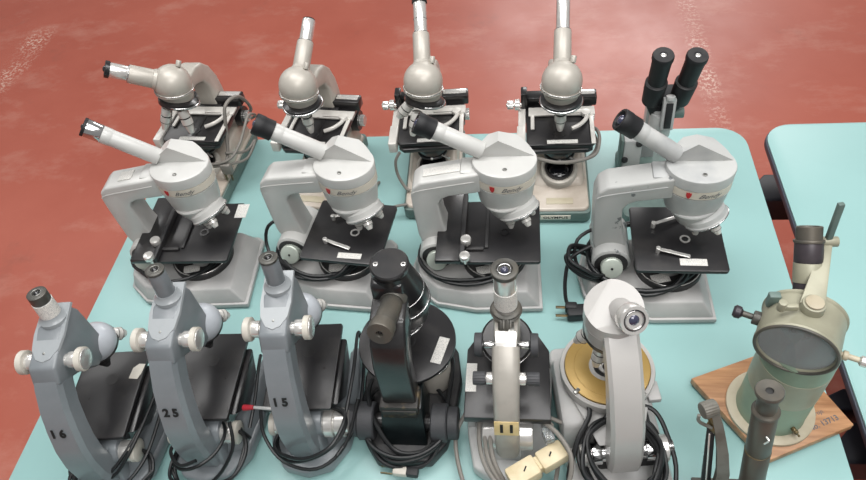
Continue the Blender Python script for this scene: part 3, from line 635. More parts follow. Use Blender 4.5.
# ---------------------------------------------------------------- D: black round-stage microscope
def make_D(loc, rz):
    t = thing('microscope', 'all black microscope with round stage and chunky charcoal knobs, middle of front row', 'microscope', loc, rz)
    g = G('black_matt', 'rubber_black')
    out = [(-.040, -.150), (.040, -.148), (.062, -.12), (.072, -.07), (.078, -.01), (.070, .04), (.045, .075), (0, .086), (-.045, .075), (-.070, .04), (-.078, -.01), (-.072, -.07), (-.062, -.12)]
    g.prism(out, 'xy', .003, .026, .004, 3)
    g.m(1)
    for x, y in ((-.04, -.12), (.04, -.12), (0, .06)): g.cyl((x, y, 0), (x, y, .004), .008)
    g.make('base', t, 'matt black tear shaped foot')
    g = G('teal_glass_black', 'black_enamel'); g.hull([(x, y, z) for x, y, z in ((-.034, -.125, .024), (.034, -.125, .024), (-.03, -.04, .024), (.03, -.04, .024), (-.030, -.100, .095), (.030, -.100, .095), (-.028, -.05, .095), (.028, -.05, .095))], .003); g.make('pillar', t, 'smooth dark teal black pillar')
    g = G('black_enamel', 'worn_black_brass')
    g.prism([(-.098, .095), (-.100, .13), (-.098, .20), (-.085, .235), (-.06, .26), (.0, .262), (.02, .235), (-.02, .215), (-.055, .20), (-.066, .17), (-.066, .095)], 'yz', -.024, .024, .004, 3)
    g.m(1).box((-.001, -.088, .098), (.056, .038, .022), .003); g.box((-.001, -.104, .092), (.050, .010, .018), .001)
    arm = g.make('arm', t, 'black arm with worn ledge')
    for sx in (-1, 1):
        g = G('knob_charcoal', 'black_enamel'); y, z = -.096, .045; ko = -.012 if sx < 0 else 0
        g.m(1).cyl((sx*.028, y, z), (sx*.045, y, z), .013); g.m(0).knurl((sx*.040+ko*.4, y, z), (sx*.064+ko*.5, y, z), .0285, 44, .0005); g.knurl((sx*.064+ko*.5, y, z), (sx*.080+ko*.6, y, z), .0240, 40, .0005)
        g.make('focus_knob', t, 'chunky charcoal stepped knob')
    g = G('stage_black', 'black_matt'); g.cyl((0, .005, .104), (0, .005, .111), .0745, bev=.0012, seg=64); g.m(1).lathe((0, .005, .1108), (0, 0, 1), [(0, .014), (.0008, .014), (.0008, .0115), (-.001, .0115), (-.001, 0)]); stg = g.make('stage', t, 'round black stage')
    g = G('printed_label'); g.box((.052, -.012, .1116), (.016, .046, .001), .0004, Matrix.Rotation(R(-14), 4, 'Z')); g.make('sticker', stg, 'white printed sticker')
    g = G('champagne_enamel', 'black_enamel', 'chrome'); g.cyl((.036, -.012, .028), (.036, -.012, .084), .028, bev=.002); g.m(1).cyl((0, .005, .075), (0, .005, .104), .025, .03); g.m(2).ring((.036, -.012, .083), (0, 0, 1), .0265, .0015); g.make('lamp_housing', t, 'silver lamp housing under the stage')
    # head
    hc = V((.004, .0, 0))
    g = G('black_enamel', 'chrome')
    g.lathe((hc.x+.006, hc.y+.008, .205), V((-.10, -.08, 1)), [(0, .036), (.004, .0380), (.030, .0360), (.075, .028), (.090, .0262)], 48)
    g.lathe((hc.x-.002, hc.y+.001, .293), (-.0, -.05, 1), [(0, .0250), (.002, .0265), (.008, .0265), (.010, .0245), (.010, 0)], 48)
    g.m(0).lathe((.008, .012, .165), (-.05, -.05, 1), [(0, .026), (.01, .032), (.044, .037)], 40)
    head = g.make('head', t, 'glossy black tapering head')
    g = G('chrome'); ax = V((-.10, -.08, 1)).normalized(); o = V((hc.x+.006, hc.y+.008, .205)); g.ring(o+ax*.012, ax, .0376, .0007, 48); g.ring(o+ax*.036, ax, .0350, .0006, 48); g.make('trim_ring', head)
    for sx in (-1, 1):
        g = G('satin_aluminium', 'ink_black'); g.cyl((hc.x+sx*.0185-.001, hc.y-.002, .3025), (hc.x+sx*.0185-.001, hc.y-.002, .3045), .0036); g.m(1).cyl((hc.x+sx*.0185-.001, hc.y-.002, .3044), (hc.x+sx*.0185-.001, hc.y-.002, .3049), .0015); g.make('cap_screw', head, 'bright cap screw')
    d = V((-.10, -.90, .26)).normalized(); p = V((.006, -.016, .254))
    g = G('gunmetal', 'black_enamel'); g.m(1).hull([(x, y, z) for x in (-.024, .020) for y, z in ((-.0, .29), (-.026, .286), (-.030, .236), (.0, .22))], .006); g.m(0).lathe(p, d, [(0, .0185), (.014, .0185), (.018, .0165)], 36); g.cyl(p+d*.012, p+d*.064, .0150, .0145); tb = g.make('eyepiece_tube', t, 'dull black inclined tube')
    g = G('knob_charcoal', 'ink_black', 'gunmetal'); e = p+d*.062; g.m(2).lathe(e, d, [(0, .0160), (.001, .0172), (.016, .0172), (.018, .0162), (.018, .005), (.014, .0035), (.014, 0)], 36); g.m(1).sphere(e+d*.013, .0034); g.make('eyepiece', tb, 'flat grey eyepiece with a small hole')
    g = G('black_enamel', 'chrome'); g.lathe((0, .012, .17), (0, .25, -1), [(0, .026), (.004, .032), (.012, .032), (.014, .026), (.014, 0)]); g.m(1).ring((0, .0135, .163), (0, .25, -1), .032, .0008); nz = g.make('nosepiece', t)
    for o, dd in (((0, 0, .158), (0, 0, -1)), ((.016, .022, .162), (.3, .5, -.8)), ((-.016, .022, .162), (-.3, .5, -.8))): g = G('satin_aluminium'); objective(g, o, dd, .034 if dd[0] == 0 else .022, .009); g.make('objective', nz)
    g = G('cord_black'); g.tube(coil((.0, -.085, .030), .066, .068, 1.6, .003, .003, ph=2.6), .0032, 8, 5); g.tube([(-.06, -.03, .05), (-.056, -.07, .07), (-.04, -.11, .06), (-.01, -.138, .034), (.03, -.136, .034), (.055, -.11, .045), (.062, -.06, .05), (.066, 0, .06), (.05, .03, .05)], .0034); g.tube([(-.066, -.05, .05), (-.062, -.10, .05), (-.035, -.150, .03), (.01, -.158, .022), (.04, -.145, .026), (.06, -.1, .04)], .0034)
    c = g.make('power_cord', t, 'black power cord coiled round the foot')
    g = G('cream_plastic', 'brass_old', 'rubber_black'); Mz = Matrix.Rotation(R(-4), 4, 'Z'); g.m(2).box((.014, -.163, .020), (.018, .013, .012), .002, Mz); g.m(0).box((-.004, -.162, .020), (.022, .014, .012), .003, Mz); g.m(1)
    for s in (-1, 1): g.box((-.024, -.161+s*.005, .020), (.018, .0014, .005), .0003, Mz)
    g.make('plug', c, 'flat grey two pin plug')
make_D((-.181, .565), 0)

# ---------------------------------------------------------------- E: grey microscope number 11
def make_E(loc, rz):
    t = thing('microscope', 'upright grey microscope with a yellow 11 label, beside the white one', 'microscope', loc, rz)
    W = 'warm_grey_metal'
    g = G('pale_grey_worn', 'rubber_black')
    U = [(.046, .045), (.062, .042), (.065, -.02), (.060, -.09), (.050, -.14), (.02, -.16), (-.02, -.16), (-.050, -.14), (-.060, -.09), (-.065, -.02), (-.062, .042), (-.046, .045), (-.044, -.02), (-.025, -.05), (.025, -.05), (.044, -.02)]
    g.prism(U, 'xy', .003, .030, .004, 3)
    for sx in (-1, 1): g.hull([(sx*.063, .03, .028), (sx*.050, .03, .028), (sx*.061, -.08, .028), (sx*.048, -.08, .028), (sx*.066, .0, .055), (sx*.054, .0, .055), (sx*.060, -.07, .055), (sx*.050, -.07, .055)], .003)
    for x, y in ((.058, .04), (-.058, .04), (0, -.145)): g.m(1).cyl((x, y, 0), (x, y, .004), .007)
    g.make('base', t, 'grey horseshoe foot')
    g = G('satin_aluminium', 'pale_grey_worn'); g.m(1).hull([(x, y, z) for x in (-.02, .02) for y, z in ((-.13, .03), (-.07, .03), (-.115, .075), (-.08, .075))], .004); g.m(0).cyl((-.036, -.10, .06), (.036, -.10, .06), .025, bev=.003); g.make('inclination_joint', t, 'silver drum joint')
    pts = [(-.110, .022, .017), (-.116, .05, .0175), (-.118, .08, .0175), (-.117, .107, .0175), (-.108, .14, .0175), (-.092, .17, .018), (-.070, .192, .0185), (-.048, .205, .0185)]
    g = G(W, 'green_grey_enamel'); tb_ = bmesh.new(); rings = []
    for i, (y, z, hw) in enumerate(pts):
        a = V((0, *pts[max(i-1, 0)][:2])); b_ = V((0, *pts[min(i+1, len(pts)-1)][:2])); d = (b_-a).normalized(); n = V((0, -d.z, d.y)); n = n if n.y < 0 else -n
        th = .015; c = V((0, y, z)); X = V((1, 0, 0)); oc = [(hw*math.cos(R(a_))*(1 if True else 0), th*math.sin(R(a_))) for a_ in range(0, 360, 24)]
        oc = [(hw*(abs(math.cos(R(a_)))**.5)*(1 if math.cos(R(a_)) > 0 else -1), th*(abs(math.sin(R(a_)))**.7)*(1 if math.sin(R(a_)) > 0 else -1)) for a_ in range(0, 360, 20)]
        rings.append([tb_.verts.new(c+X*p[0]+n*p[1]) for p in oc])
    nn = len(rings[0])
    for A_, B_ in zip(rings, rings[1:]):
        for k in range(nn): tb_.faces.new((A_[k], A_[(k+1) % nn], B_[(k+1) % nn], B_[k]))
    tb_.faces.new(rings[0]); tb_.faces.new(rings[-1]); g.add(tb_)
    arm = g.make('arm', t, 'smooth silver grey arm', 50)
    pA = V((0, *pts[3][:2])); pB = V((0, *pts[4][:2])); d = (pB-pA).normalized(); n = V((0, -d.z, d.y)); n = n if n.y < 0 else -n; c = (pA+pB)/2+n*.0152
    g = G('yellow_label'); g.box(c, (.033, .0014, .026), .0005, d.to_track_quat('Z', 'Y').to_matrix().to_4x4()); lab = g.make('number_label', arm, 'yellow paper label')
    text('11', .021, face_M(c+n*.0014, (1, 0, 0), d), 'ink_black', lab, bold=.0006, sx=1.25, th=.0003)
    g = G('stage_black', 'black_enamel', 'printed_label', 'screw_steel'); g.prism([(-.060, -.105), (.060, -.105), (.060, .005), (.044, .032), (-.044, .032), (-.060, .005)], 'xy', .098, .112, .0015)
    g.m(1).cyl((0, .0, .065), (0, .0, .10), .024)
    for sx in (-1, 1): g.m(3).lathe((sx*.037, -.052, .1118), (0, 0, 1), [(0, .0024), (.0006, .0024), (.0006, .0012), (-.001, .0012), (-.001, 0)], 16)
    stg = g.make('stage', t, 'black stage with clipped corners')
    g = G('printed_label'); g.box((-.052, -.042, .1124), (.0155, .046, .001), .0004); g.make('sticker', stg, 'white rounded sticker')
    for sx in (-1, 1):
        g = G('knob_charcoal', 'satin_aluminium'); y, z = -.080, .177
        g.m(1).cyl((sx*.014, y, z), (sx*.026, y, z), .0085); g.cyl((sx*.02, y, z), (sx*.03, y, z), .005); g.m(0).knurl((sx*.027, y, z), (sx*.044, y, z), .0092, 18, .0006); g.make('fine_focus_knob', t, 'small charcoal knob')
        g = G('knob_charcoal', 'chrome'); y, z = -.036, .190
        g.m(1).cyl((sx*.012, y, z), (sx*.034, y, z), .0052); g.m(0).knurl((sx*.032, y, z), (sx*.043, y, z), .0165, 34, .0004); g.make('coarse_focus_knob', t, 'charcoal wheel on chrome shaft')
    g = G(W, 'satin_aluminium', 'ink_black'); g.cyl((0, 0, .150), (0, 0, .218), .0185, bev=.002); g.box((0, -.022, .192), (.032, .03, .036), .003); body = g.make('body', t)
    g = G('satin_aluminium', 'screw_steel'); g.box((0, -.045, .2125), (.028, .028, .003), .001, Matrix.Rotation(R(20), 4, 'X')); g.m(1).box((.007, -.028, .217), (.008, .009, .003), .0006); g.make('maker_plate', body, 'bare metal plate with two rivets')
    g = G('gunmetal'); g.knurl((0, -.026, .211), (0, -.014, .218), .0105, 16, .001); g.make('tube_lock', body, 'dark clamp knob')
    g = G('gunmetal'); g.lathe((0, 0, .218), (0, 0, 1), [(0, .0185), (.001, .0210), (.004, .0220), (.006, .0195), (.009, .0200), (.011, .0165)], 36); g.make('collar', body, 'dark tube collar')
    g = G('satin_aluminium', 'printed_label'); g.cyl((0, 0, .227), (0, .0, .305), .0148, .0150); tb = g.make('draw_tube', t, 'polished draw tube')
    g = G('printed_label'); g.lathe((0, 0, .236), (0, 0, 1), [(0, .0145), (.0002, .0157), (.034, .0157), (.0342, .0145)], 32); g.make('paper_band', tb, 'white paper label round tube')
    g = G('gunmetal', 'lens_glass', 'chrome'); g.lathe((0, 0, .302), (0, 0, 1), [(0, .015), (.001, .0175), (.008, .0178), (.009, .0165), (.009, .011), (.006, .0095), (.006, 0)], 32); g.m(2).ring((0, 0, .3092), (0, 0, 1), .0085, .0011); g.m(1).sphere((0, 0, .3065), .0058); g.make('eyepiece', tb, 'dark rimmed eyepiece')
    g = G('black_enamel', 'satin_aluminium', 'chrome'); td = V((0, .32, -1)).normalized(); tc = V((-.001, .000, .146)); g.lathe(tc-td*.008, td, [(0, .034), (.003, .037), (.012, .037), (.016, .03), (.016, 0)], 40); g.m(2).ring(tc+td*.001, td, .0372, .0007); nz = g.make('nosepiece', t, 'black turret')
    for o, dd, L in (((0, -.008, .140), (0, 0, -1), .025), ((.02, .014, .138), (.5, .55, -.6), .020), ((-.02, .014, .138), (-.4, .55, -.8), .026)): g = G('satin_aluminium'); objective(g, o, dd, L, .009); g.make('objective', nz)
    g = G('cord_grey')
    for s, o in ((0, 0), (1, .008), (2, .015)):
        g.tube([(-.030+o*.5, -.05, .085), (-.040+o, -.10, .080), (-.034+o, -.145, .066), (-.01+o, -.175, .05-o), (.03, -.19, .045-o*.5), (.06, -.175, .04), (.07, -.14, .04)], .0032)
    g.tube([(.02, -.05, .09), (.045, -.09, .098), (.062, -.10, .085), (.05, -.10, .095), (.070, -.12, .098), (.086, -.15, .090), (.078, -.18, .06), (.050, -.19, .04), (.028, -.18, .04)], .0032)
    g.tube([(.0, -.05, .08), (.04, -.08, .088), (.075, -.09, .075)], .003); g.tube([(-.06, -.06, .05), (-.078, -.1, .03), (-.06, -.17, .02), (-.03, -.21, .01), (.02, -.22, .01)], .0032)
    c = g.make('power_cord', t, 'grey power cord looped below the stage')
    Mz = Matrix.Rotation(R(31), 4, 'Z') @ Matrix.Rotation(R(-6), 4, 'Y')
    g = G('ivory_plastic', 'ink_black'); o = V((.043, -.148, .064)); dx = Mx3 = Mz @ V((1, 0, 0)); g.box(o-dx*.0245, (.044, .030, .026), .004, Mz); g.box(o+dx*.021, (.040, .028, .024), .004, Mz); g.box(o, (.02, .02, .018), .002, Mz); g.m(1).box(o-dx*.022+V((0, 0, .0135)), (.008, .002, .001), .0002, Matrix.Rotation(R(70), 4, 'Z')); g.box(o+dx*.018+V((0, 0, .0135)), (.007, .002, .001), .0002, Matrix.Rotation(R(70), 4, 'Z')); g.make('plug_adapter', c, 'ivory plug pushed into an adapter')
    g = G('viewing_glass', 'brass_old'); g.box((.056, -.115, .085), (.014, .02, .016), .002, Matrix.Rotation(R(20), 4, 'Z')); g.m(1).box((.056, -.115, .085), (.006, .012, .006), .001); g.make('connector', c, 'clear plastic connector')
make_E((-.028, .550), 0)

# ---------------------------------------------------------------- F: white grey microscope with gold round stage
def make_F(loc, rz):
    t = thing('microscope', 'off-white microscope with golden round stage and chrome eyepiece, right of number 11', 'microscope', loc, rz)
    W = 'white_grey_enamel'
    g = G('base_grey', 'rubber_black', 'black_matt'); g.prism(rounded(-.070, .068, -.19, .085, .012), 'xy', .003, .036, .004, 3)
    g.m(1)
    for x, y in ((-.05, -.17), (.055, -.17), (-.05, .06), (.055, .06)): g.cyl((x, y, 0), (x, y, .004), .008)
    g.make('base', t, 'broad light grey foot')
    g = G('base_grey', 'black_matt'); g.hull([(x, y, z) for x in (-.074, -.026) for y, z in ((-.085, .03), (.05, .03), (-.070, .082), (.035, .088))], .008); g.m(1).hull([(x, y, z) for x in (-.03, .05) for y, z in ((-.12, .03), (.03, .03), (-.1, .072), (.02, .072))], .004); g.make('lamp_housing', t, 'rounded grey lamp housing')
    g = G('chrome', 'satin_aluminium'); y, z = -.105, .062; g.cyl((-.062, y, z), (.072, y, z), .012); 
    for sx in (-1, 1): g.m(1).knurl((.004+sx*.046, y, z), (.004+sx*.060, y, z), .019, 30, .0005); g.m(0).cyl((.004+sx*.03, y, z), (.004+sx*.044, y, z), .0155)
    g.make('focus_knobs', t, 'chrome focus shaft with knobs')
    g = G(W)
    fr = [(-.128, .056), (-.136, .066), (-.137, .10), (-.122, .15), (-.092, .198), (-.060, .232), (-.03, .252)]
    bk = [(.0, .245), (-.03, .218), (-.060, .19), (-.086, .14), (-.098, .09), (-.098, .065), (-.106, .056)]
    n = len(fr); t_ = bmesh.new(); L_ = []
    for k, (f_, b_) in enumerate(zip(fr, bk[::-1])):
        hw = .022 if k > 0 else .018
        F_ = V((0, *f_)); B_ = V((0, *b_)); X = V((1, 0, 0)); dd = (B_-F_)
        L_.append([t_.verts.new(q) for q in (F_-X*hw*.78, F_-X*hw+dd*.16, F_-X*hw+dd*.85, B_-X*hw*.8, B_+X*hw*.8, F_+X*hw+dd*.85, F_+X*hw+dd*.16, F_+X*hw*.78)])
    for A_, B_ in zip(L_, L_[1:]):
        for k in range(8): t_.faces.new((A_[k], A_[(k+1) % 8], B_[(k+1) % 8], B_[k]))
    t_.faces.new(L_[0]); t_.faces.new(L_[-1]); g.add(t_)
    g.make('arm', t, 'broad off-white bowed arm', 25)
    g = G(W); hc = (-.004, -.002); g.lathe((hc[0], hc[1], .206), (0, 0, 1), [(0, .031), (.002, .034), (.028, .0368), (.029, .0358), (.031, .0358), (.032, .0377), (.050, .0377)], 48)
    g.cut_cyl(hc, .0377, .2555, .30, [((0, 0, .271), (-.30, -.0, 1)), ((.0, 0, .262), (.02, -.24, 1))], 48)
    head = g.make('head', t, 'round off-white head with slanted top')
    d = V((.16, -.74, .52)).normalized(); p = V((.005, -.010, .261))
    g = G(W); g.cyl(p-d*.01, p+d*.022, .0155, .0165); tb = g.make('eyepiece_tube', t)
    g = G('satin_aluminium', 'lens_glass', 'chrome', 'black_enamel'); e = p+d*.018; g.lathe(e, d, [(0, .0165), (.002, .0188), (.016, .0192), (.018, .0180), (.018, .0142), (.016, .0142)], 36); g.m(3).lathe(e+d*.012, d, [(0, .0142), (.0045, .0142), (.0045, .0115), (.002, .011), (.002, 0)], 36); g.m(1).sphere(e+d*.008, .0105, (1, 1, 1)); g.m(2).ring(e+d*.0165, d, .0118, .0008)
    g.make('eyepiece', tb, 'chrome ringed eyepiece with purple glass')
    g = G('white_grey_enamel', 'gold_disc', 'black_enamel', 'satin_aluminium', 'screw_steel'); c = (0, .0, 0)
    g.lathe((0, 0, .094), (0, 0, 1), [(0, .058), (.002, .066), (.014, .0668), (.0165, .066), (.0165, .0605), (.013, .0595)], 64); g.m(1).lathe((0, 0, .100), (0, 0, 1), [(0, .0596), (.0125, .0596), (.0135, .057), (.0135, .024), (.011, .023), (.011, .0)], 64)
    g.m(1).ring((0, 0, .1133), (0, 0, 1), .047, .0006); g.m(3).lathe((-.002, 0, .111), (0, 0, 1), [(0, .024), (.003, .024), (.003, .018), (0, .018)]); g.m(2).lathe((-.002, 0, .111), (0, 0, 1), [(0, .0175), (.0018, .0175), (.0018, .0125), (-.001, .0125), (-.001, 0)]); g.m(3).lathe((-.002, 0, .110), (0, 0, 1), [(0, .0105), (.002, .0105), (.002, .005), (0, .005)])
    g.m(2).cyl((-.006, -.036, .1132), (-.006, -.036, .1142), .0016, bev=0)
    for a in (215, 310): g.m(4).box((.060*math.cos(R(a)), .060*math.sin(R(a)), .1115), (.01, .006, .005), .001, Matrix.Rotation(R(a), 4, 'Z'))
    g.make('stage', t, 'golden disc stage with white rim')
    g = G('base_grey', 'black_matt'); g.hull([(x, y, z) for x, y, z in ((-.055, -.035, .092), (.055, -.035, .092), (-.03, -.105, .085), (.03, -.105, .085), (-.05, -.03, .082), (.05, -.03, .082), (-.028, -.1, .075), (.028, -.1, .075))], .002); g.box((.058, -.035, .092), (.018, .03, .010), .002); g.make('stage_bracket', t)
    g = G('black_enamel', 'satin_aluminium'); td = V((-.18, .30, -1)).normalized(); tc = V((-.004, .006, .198)); g.cyl((0, 0, .195), (0, 0, .215), .031); g.lathe(tc-td*.006, td, [(0, .030), (.003, .034), (.012, .034), (.016, .028), (.016, 0)], 36); nz = g.make('nosepiece', t, 'black turret')
    for o, dd, L in (((-.016, -.012, .190), (-.12, -.1, -1), .044), ((-.024, .012, .190), (-.5, .2, -.9), .04), ((.012, .022, .198), (.25, .5, -.9), .03)): g = G('satin_aluminium', 'lens_dark'); objective(g, o, dd, L, .0095); g.make('objective', nz)
    g = G('cord_black'); random.seed(5)
    for k in range(3): g.tube(coil((.000+random.uniform(-.005, .005), -.112-k*.004, .058+k*.008), .056-k*.005, .058-k*.004, 2, .005, .003, ph=k, tilt=(0, .25)), .0033, 8, 5)
    g.tube([(-.05, -.02, .10), (-.035, -.06, .10), (-.06, -.10, .085), (-.075, -.15, .05), (-.03, -.2, .045), (.04, -.195, .045), (.068, -.14, .06), (.066, -.09, .075), (.055, -.06, .085), (.03, -.05, .09)], .0034)
    g.make('power_cord', t, 'heavy black cord coiled behind the arm')
make_F((.113, .530), 7)

# ---------------------------------------------------------------- G: stereo microscope at the back
def make_G(loc, rz):
    t = thing('stereo_microscope', 'binocular stereo microscope with two black eyepieces, behind the rightmost wedge-head one', 'microscope', loc, rz)
    g = G('green_grey_enamel', 'rubber_black', 'pale_grey_worn'); g.prism(rounded(-.055, .055, -.09, .10, .015), 'xy', .003, .022, .003); g.m(1)
    for x in (-.04, .04):
        for y in (-.07, .08): g.cyl((x, y, 0), (x, y, .004), .007)
    g.m(2).cyl((0, -.01, .021), (0, -.01, .0235), .03); g.make('base', t, 'grey green foot')
    g = G('pale_grey_worn', 'green_grey_enamel', 'black_matt'); g.box((-.032, .05, .06), (.034, .03, .075), .004); g.m(1).box((-.052, .05, .06), (.006, .032, .078), .002); g.m(2).cyl((-.045, .030, .052), (-.045, .036, .052), .006); g.cyl((-.022, .03, .092), (-.022, .037, .092), .006); g.make('control_box', t, 'pale grey box with two dark screws')
    g = G('pale_grey_worn', 'black_matt'); g.box((.004, .085, .105), (.026, .024, .17), .003); g.make('column', t)
    g = G('pale_grey_worn', 'black_matt'); tl = Matrix.Rotation(R(-8), 4, 'X'); c0 = V((.012, .0, .190)); g.box(c0, (.022, .012, .062), .002, tl); g.m(1).box(c0+V((0, -.0065, 0)), (.012, .003, .05), .001, tl); g.m(0).cyl(c0+V((0, .0, .030)), c0+V((0, .002, .037)), .008); g.box((.005, .045, .17), (.03, .07, .03), .004); g.cyl((.006, .02, .13), (.006, .02, .18), .02); g.make('focus_rack', t, 'grey rack slide with black channel')
    g = G('green_grey_enamel'); g.cyl((.018, .03, .168), (.046, .03, .168), .010); g.make('focus_knob', t)
    g = G('rubber_black'); g.hull([(x, y, z) for x, y, z in ((-.028, .012, .205), (.044, .012, .205), (-.026, .06, .21), (.044, .06, .21), (-.010, .015, .165), (.02, .015, .165), (-.015, .05, .165), (.02, .05, .165))], .004); hd = g.make('pod', t, 'black prism pod')
    for sx, px, top in ((-1, -.014, (-.012, .0, .312)), (1, .032, (.042, .0, .309))):
        p = V((px, .024, .200)); d = (V(top)-p).normalized(); L = (V(top)-p).length
        g = G('rubber_black', 'black_matt'); g.cyl(p, p+d*(L*.42), .0175, .0190, .002); g.m(1).cyl(p+d*(L*.42), p+d*(L*.45), .0188, .0165); b = g.make('ocular_tube', t, 'black ocular tube')
        g = G('rubber_black', 'black_matt', 'brass_old', 'satin_aluminium'); q = p+d*(L*.44); g.m(0).lathe(q, d, [(0, .0155), (.04, .0160), (L*.47, .0165), (L*.48, .0178), (L*.54, .0178), (L*.56, .0165), (L*.56, .006)], 36); g.m(1).lathe(q+d*(L*.555), d, [(0, .0168), (.001, .0165), (.001, .0065), (-.001, .0055), (-.001, 0)], 36); g.m(3).sphere(q+d*(L*.555-.0005), .0052, (1, 1, .4)); g.make('eyepiece', b, 'black eyepiece with pale lens')
make_G((.234, .992), 0)

# ---------------------------------------------------------------- H: projection viewer on a wooden board
def make_H():
    org = V((.352, .520, 0)); t = thing('projection_viewer', 'sage green projection viewer with round glass window, on an oak board', 'microscope', org, 0)
    pts = [V((.249, .567, 0))-org, V((.332, .438, 0))-org, V((.462, .497, 0))-org, V((.397, .629, 0))-org]
    g = G('oak_board'); g.prism([(p.x, p.y) for p in pts], 'xy', .006, .02, .0015); board = g.make('board', t, 'square varnished oak board')
    g = G('green_grey_enamel')
    g.prism([(p.x*.97, p.y*.97) for p in pts], 'xy', 0, .0058, .001); g.make('felt_pad', board, 'dark green felt below the board')
    ex = (pts[2]-pts[1]).normalized(); c = pts[1].lerp(pts[2], .74); inn = V((-ex.y, ex.x, 0))
    text('No. 13713', .0115, face_M(c+inn*.018+V((0, 0, .0202)), ex, inn), 'ink_grey', board, th=.0001, bold=.0002)
    text('Prop.', .009, face_M(c+inn*.034+ex*.003+V((0, 0, .0202)), ex, inn), 'ink_grey', board, th=.0001, shear=.3)
    g = G('cream_enamel'); g.lathe((0, 0, .02), (0, 0, 1), [(0, .0595), (.001, .0605), (.006, .0605), (.0075, .058), (.0075, .045)], 64); g.make('flange', t, 'cream round foot flange')
    g = G('sage_enamel', 'khaki_enamel', 'brass_old'); g.lathe((0, 0, .027), (0, 0, 1), [(0, .0475), (.003, .0465), (.080, .0465), (.0805, .0462), (.160, .0462), (.165, .045), (.165, .0)], 56)
    g.m(1).lathe((0, 0, .1), (0, 0, 1), [(0, .0465), (.0005, .0469), (.06, .0469), (.0605, .0465)], 56); g.make('body', t, 'sage green upright cylinder')
    g = G('brass_old'); 
    for (a, z) in ((-72, .048), (-64, .036)):
        n = V((math.cos(R(a)), math.sin(R(a)), 0)); p = n*.0465+V((0, 0, z)); g.cyl(p, p+n*.006, .0034); g.tube([p+n*.006, p+n*.011], .0016, 8, 1, False)
    g.make('terminals', t, 'two small brass terminals')
    f0 = V((.322, .484, .234))-org; bk = V((.345, .536, .236))-org; ax = (bk-f0).normalized(); L = (bk-f0).length
    g = G('khaki_enamel', 'purple_black'); Rr = .0475
    g.lathe(f0, ax, [(.002, Rr-.004), (0, Rr-.002), (0, Rr), (.004, Rr+.001), (.006, Rr), (L-.006, Rr), (L-.004, Rr+.0018), (L-.001, Rr+.0018), (L, Rr), (L, 0), (L-.003, 0), (L-.003, Rr-.004), (.002, Rr-.004)], 72)
    drum = g.make('drum', t, 'khaki horizontal drum')
    g = G('gunmetal'); g.ring(f0+ax*.0, ax, Rr-.0012, .0022, 72); g.make('window_rim', drum, 'dark metal window rim')
    g = G('viewing_glass'); g.lathe(f0+ax*.004, ax, [(0, 0), (0, Rr-.0045), (.0015, Rr-.0045), (.0015, 0)], 56); g.make('window_glass', drum, 'round glass window')
    g = G('satin_aluminium', 'sage_enamel', 'brass_old'); a_, u_, w_ = frame(ax)
    g.m(1).hull([f0+ax*(L-.006)+u_*x+w_*y+ax*z for x, y, z in ((-.03, .0, 0), (.0, .03, 0), (.02, -.01, 0), (-.03, .0, -.02), (.0, .02, -.03), (.01, -.02, -.02))], .002)
    g.m(2).cyl(f0+ax*(L-.03)+V((0, 0, .0)), f0+ax*(L-.01), .013); g.m(0).cyl(f0+ax*(L-.034)+V((.012, 0, .01)), f0+ax*(L-.008)+V((.012, 0, .01)), .006); g.make('mirror_holder', drum, 'mirror and lens mount behind the glass')
    # side knobs
    X = V((ax.y, -ax.x, 0)).normalized(); mid = f0+ax*(L*.5)
    g = G('purple_black', 'gunmetal'); p = mid-X*Rr; g.m(1).cyl(p+X*.004, p-X*.008, .009); g.tube([p-X*.006, p-X*.022], .004, 10, 1, False); g.m(0).lathe(p-X*.020, -X, [(0, .004), (.003, .008), (.009, .0085), (.012, .006), (.012, 0)]); g.make('side_knob', t, 'dark knob on the left of the drum')
    g = G('cream_enamel', 'satin_aluminium'); p = mid+X*Rr-ax*.012; g.tube([p-X*.01, p+X*.022], .0036, 10, 1, False); g.cyl(p+X*.002, p+X*.008, .006); g.m(1).lathe(p+X*.020, X, [(0, .004), (.002, .0065), (.008, .0068), (.010, .005), (.010, 0)]); g.make('side_screw', t, 'thin screw with bright head on the right')
    # pivot and strap
    top = f0+ax*(L*.55)+V((0, 0, Rr))
    g = G('khaki_enamel', 'brass_old', 'cream_enamel'); g.cyl(top+V((0, 0, -.004)), top+V((0, 0, .010)), .014, .013); g.m(2).cyl(top+V((0, 0, .010)), top+V((0, 0, .013)), .0105); g.m(0).box(top+V((-.028, -.002, .004)), (.022, .006, .008), .0015); g.cyl(top+V((-.036, -.002, .0)), top+V((-.036, -.002, .014)), .005); g.make('pivot', t, 'khaki pivot boss')
    P = lambda x, y, z: V((x, y, z))-org
    s0 = top+V((0, .004, .004)); s1 = P(.367, .596, .306)
    g = G('khaki_enamel', 'khaki_enamel'); dd = (s1-s0).normalized(); sd = V((1, 0, 0)); n = sd.cross(dd).normalized()
    g.hull([s0+sd*.0145+n*.002, s0-sd*.0145+n*.002, s0+sd*.0145-n*.002, s0-sd*.0145-n*.002, s1+sd*.006+n*.002, s1-sd*.006+n*.002, s1+sd*.006-n*.002, s1-sd*.006-n*.002], .001); g.m(1).cyl(s1-sd*.010, s1+sd*.012, .0065); g.make('support_strap', t, 'cream tapering strap')
    g = G('green_grey_enamel', 'purple_black'); g.box((s1+P(.366, .602, .362))/2, (.0075, .006, (P(.366, .602, .362)-s1).length+.01), .001, (P(.366, .602, .362)-s1).to_track_quat('Z', 'Y').to_matrix().to_4x4()); g.make('lever', t, 'green lever standing up from the strap')
    b0 = f0+ax*(L-.004)+V((.0, 0, .012)); b1 = P(.343, .602, .322); dd = (b1-b0).normalized(); LL = (b1-b0).length
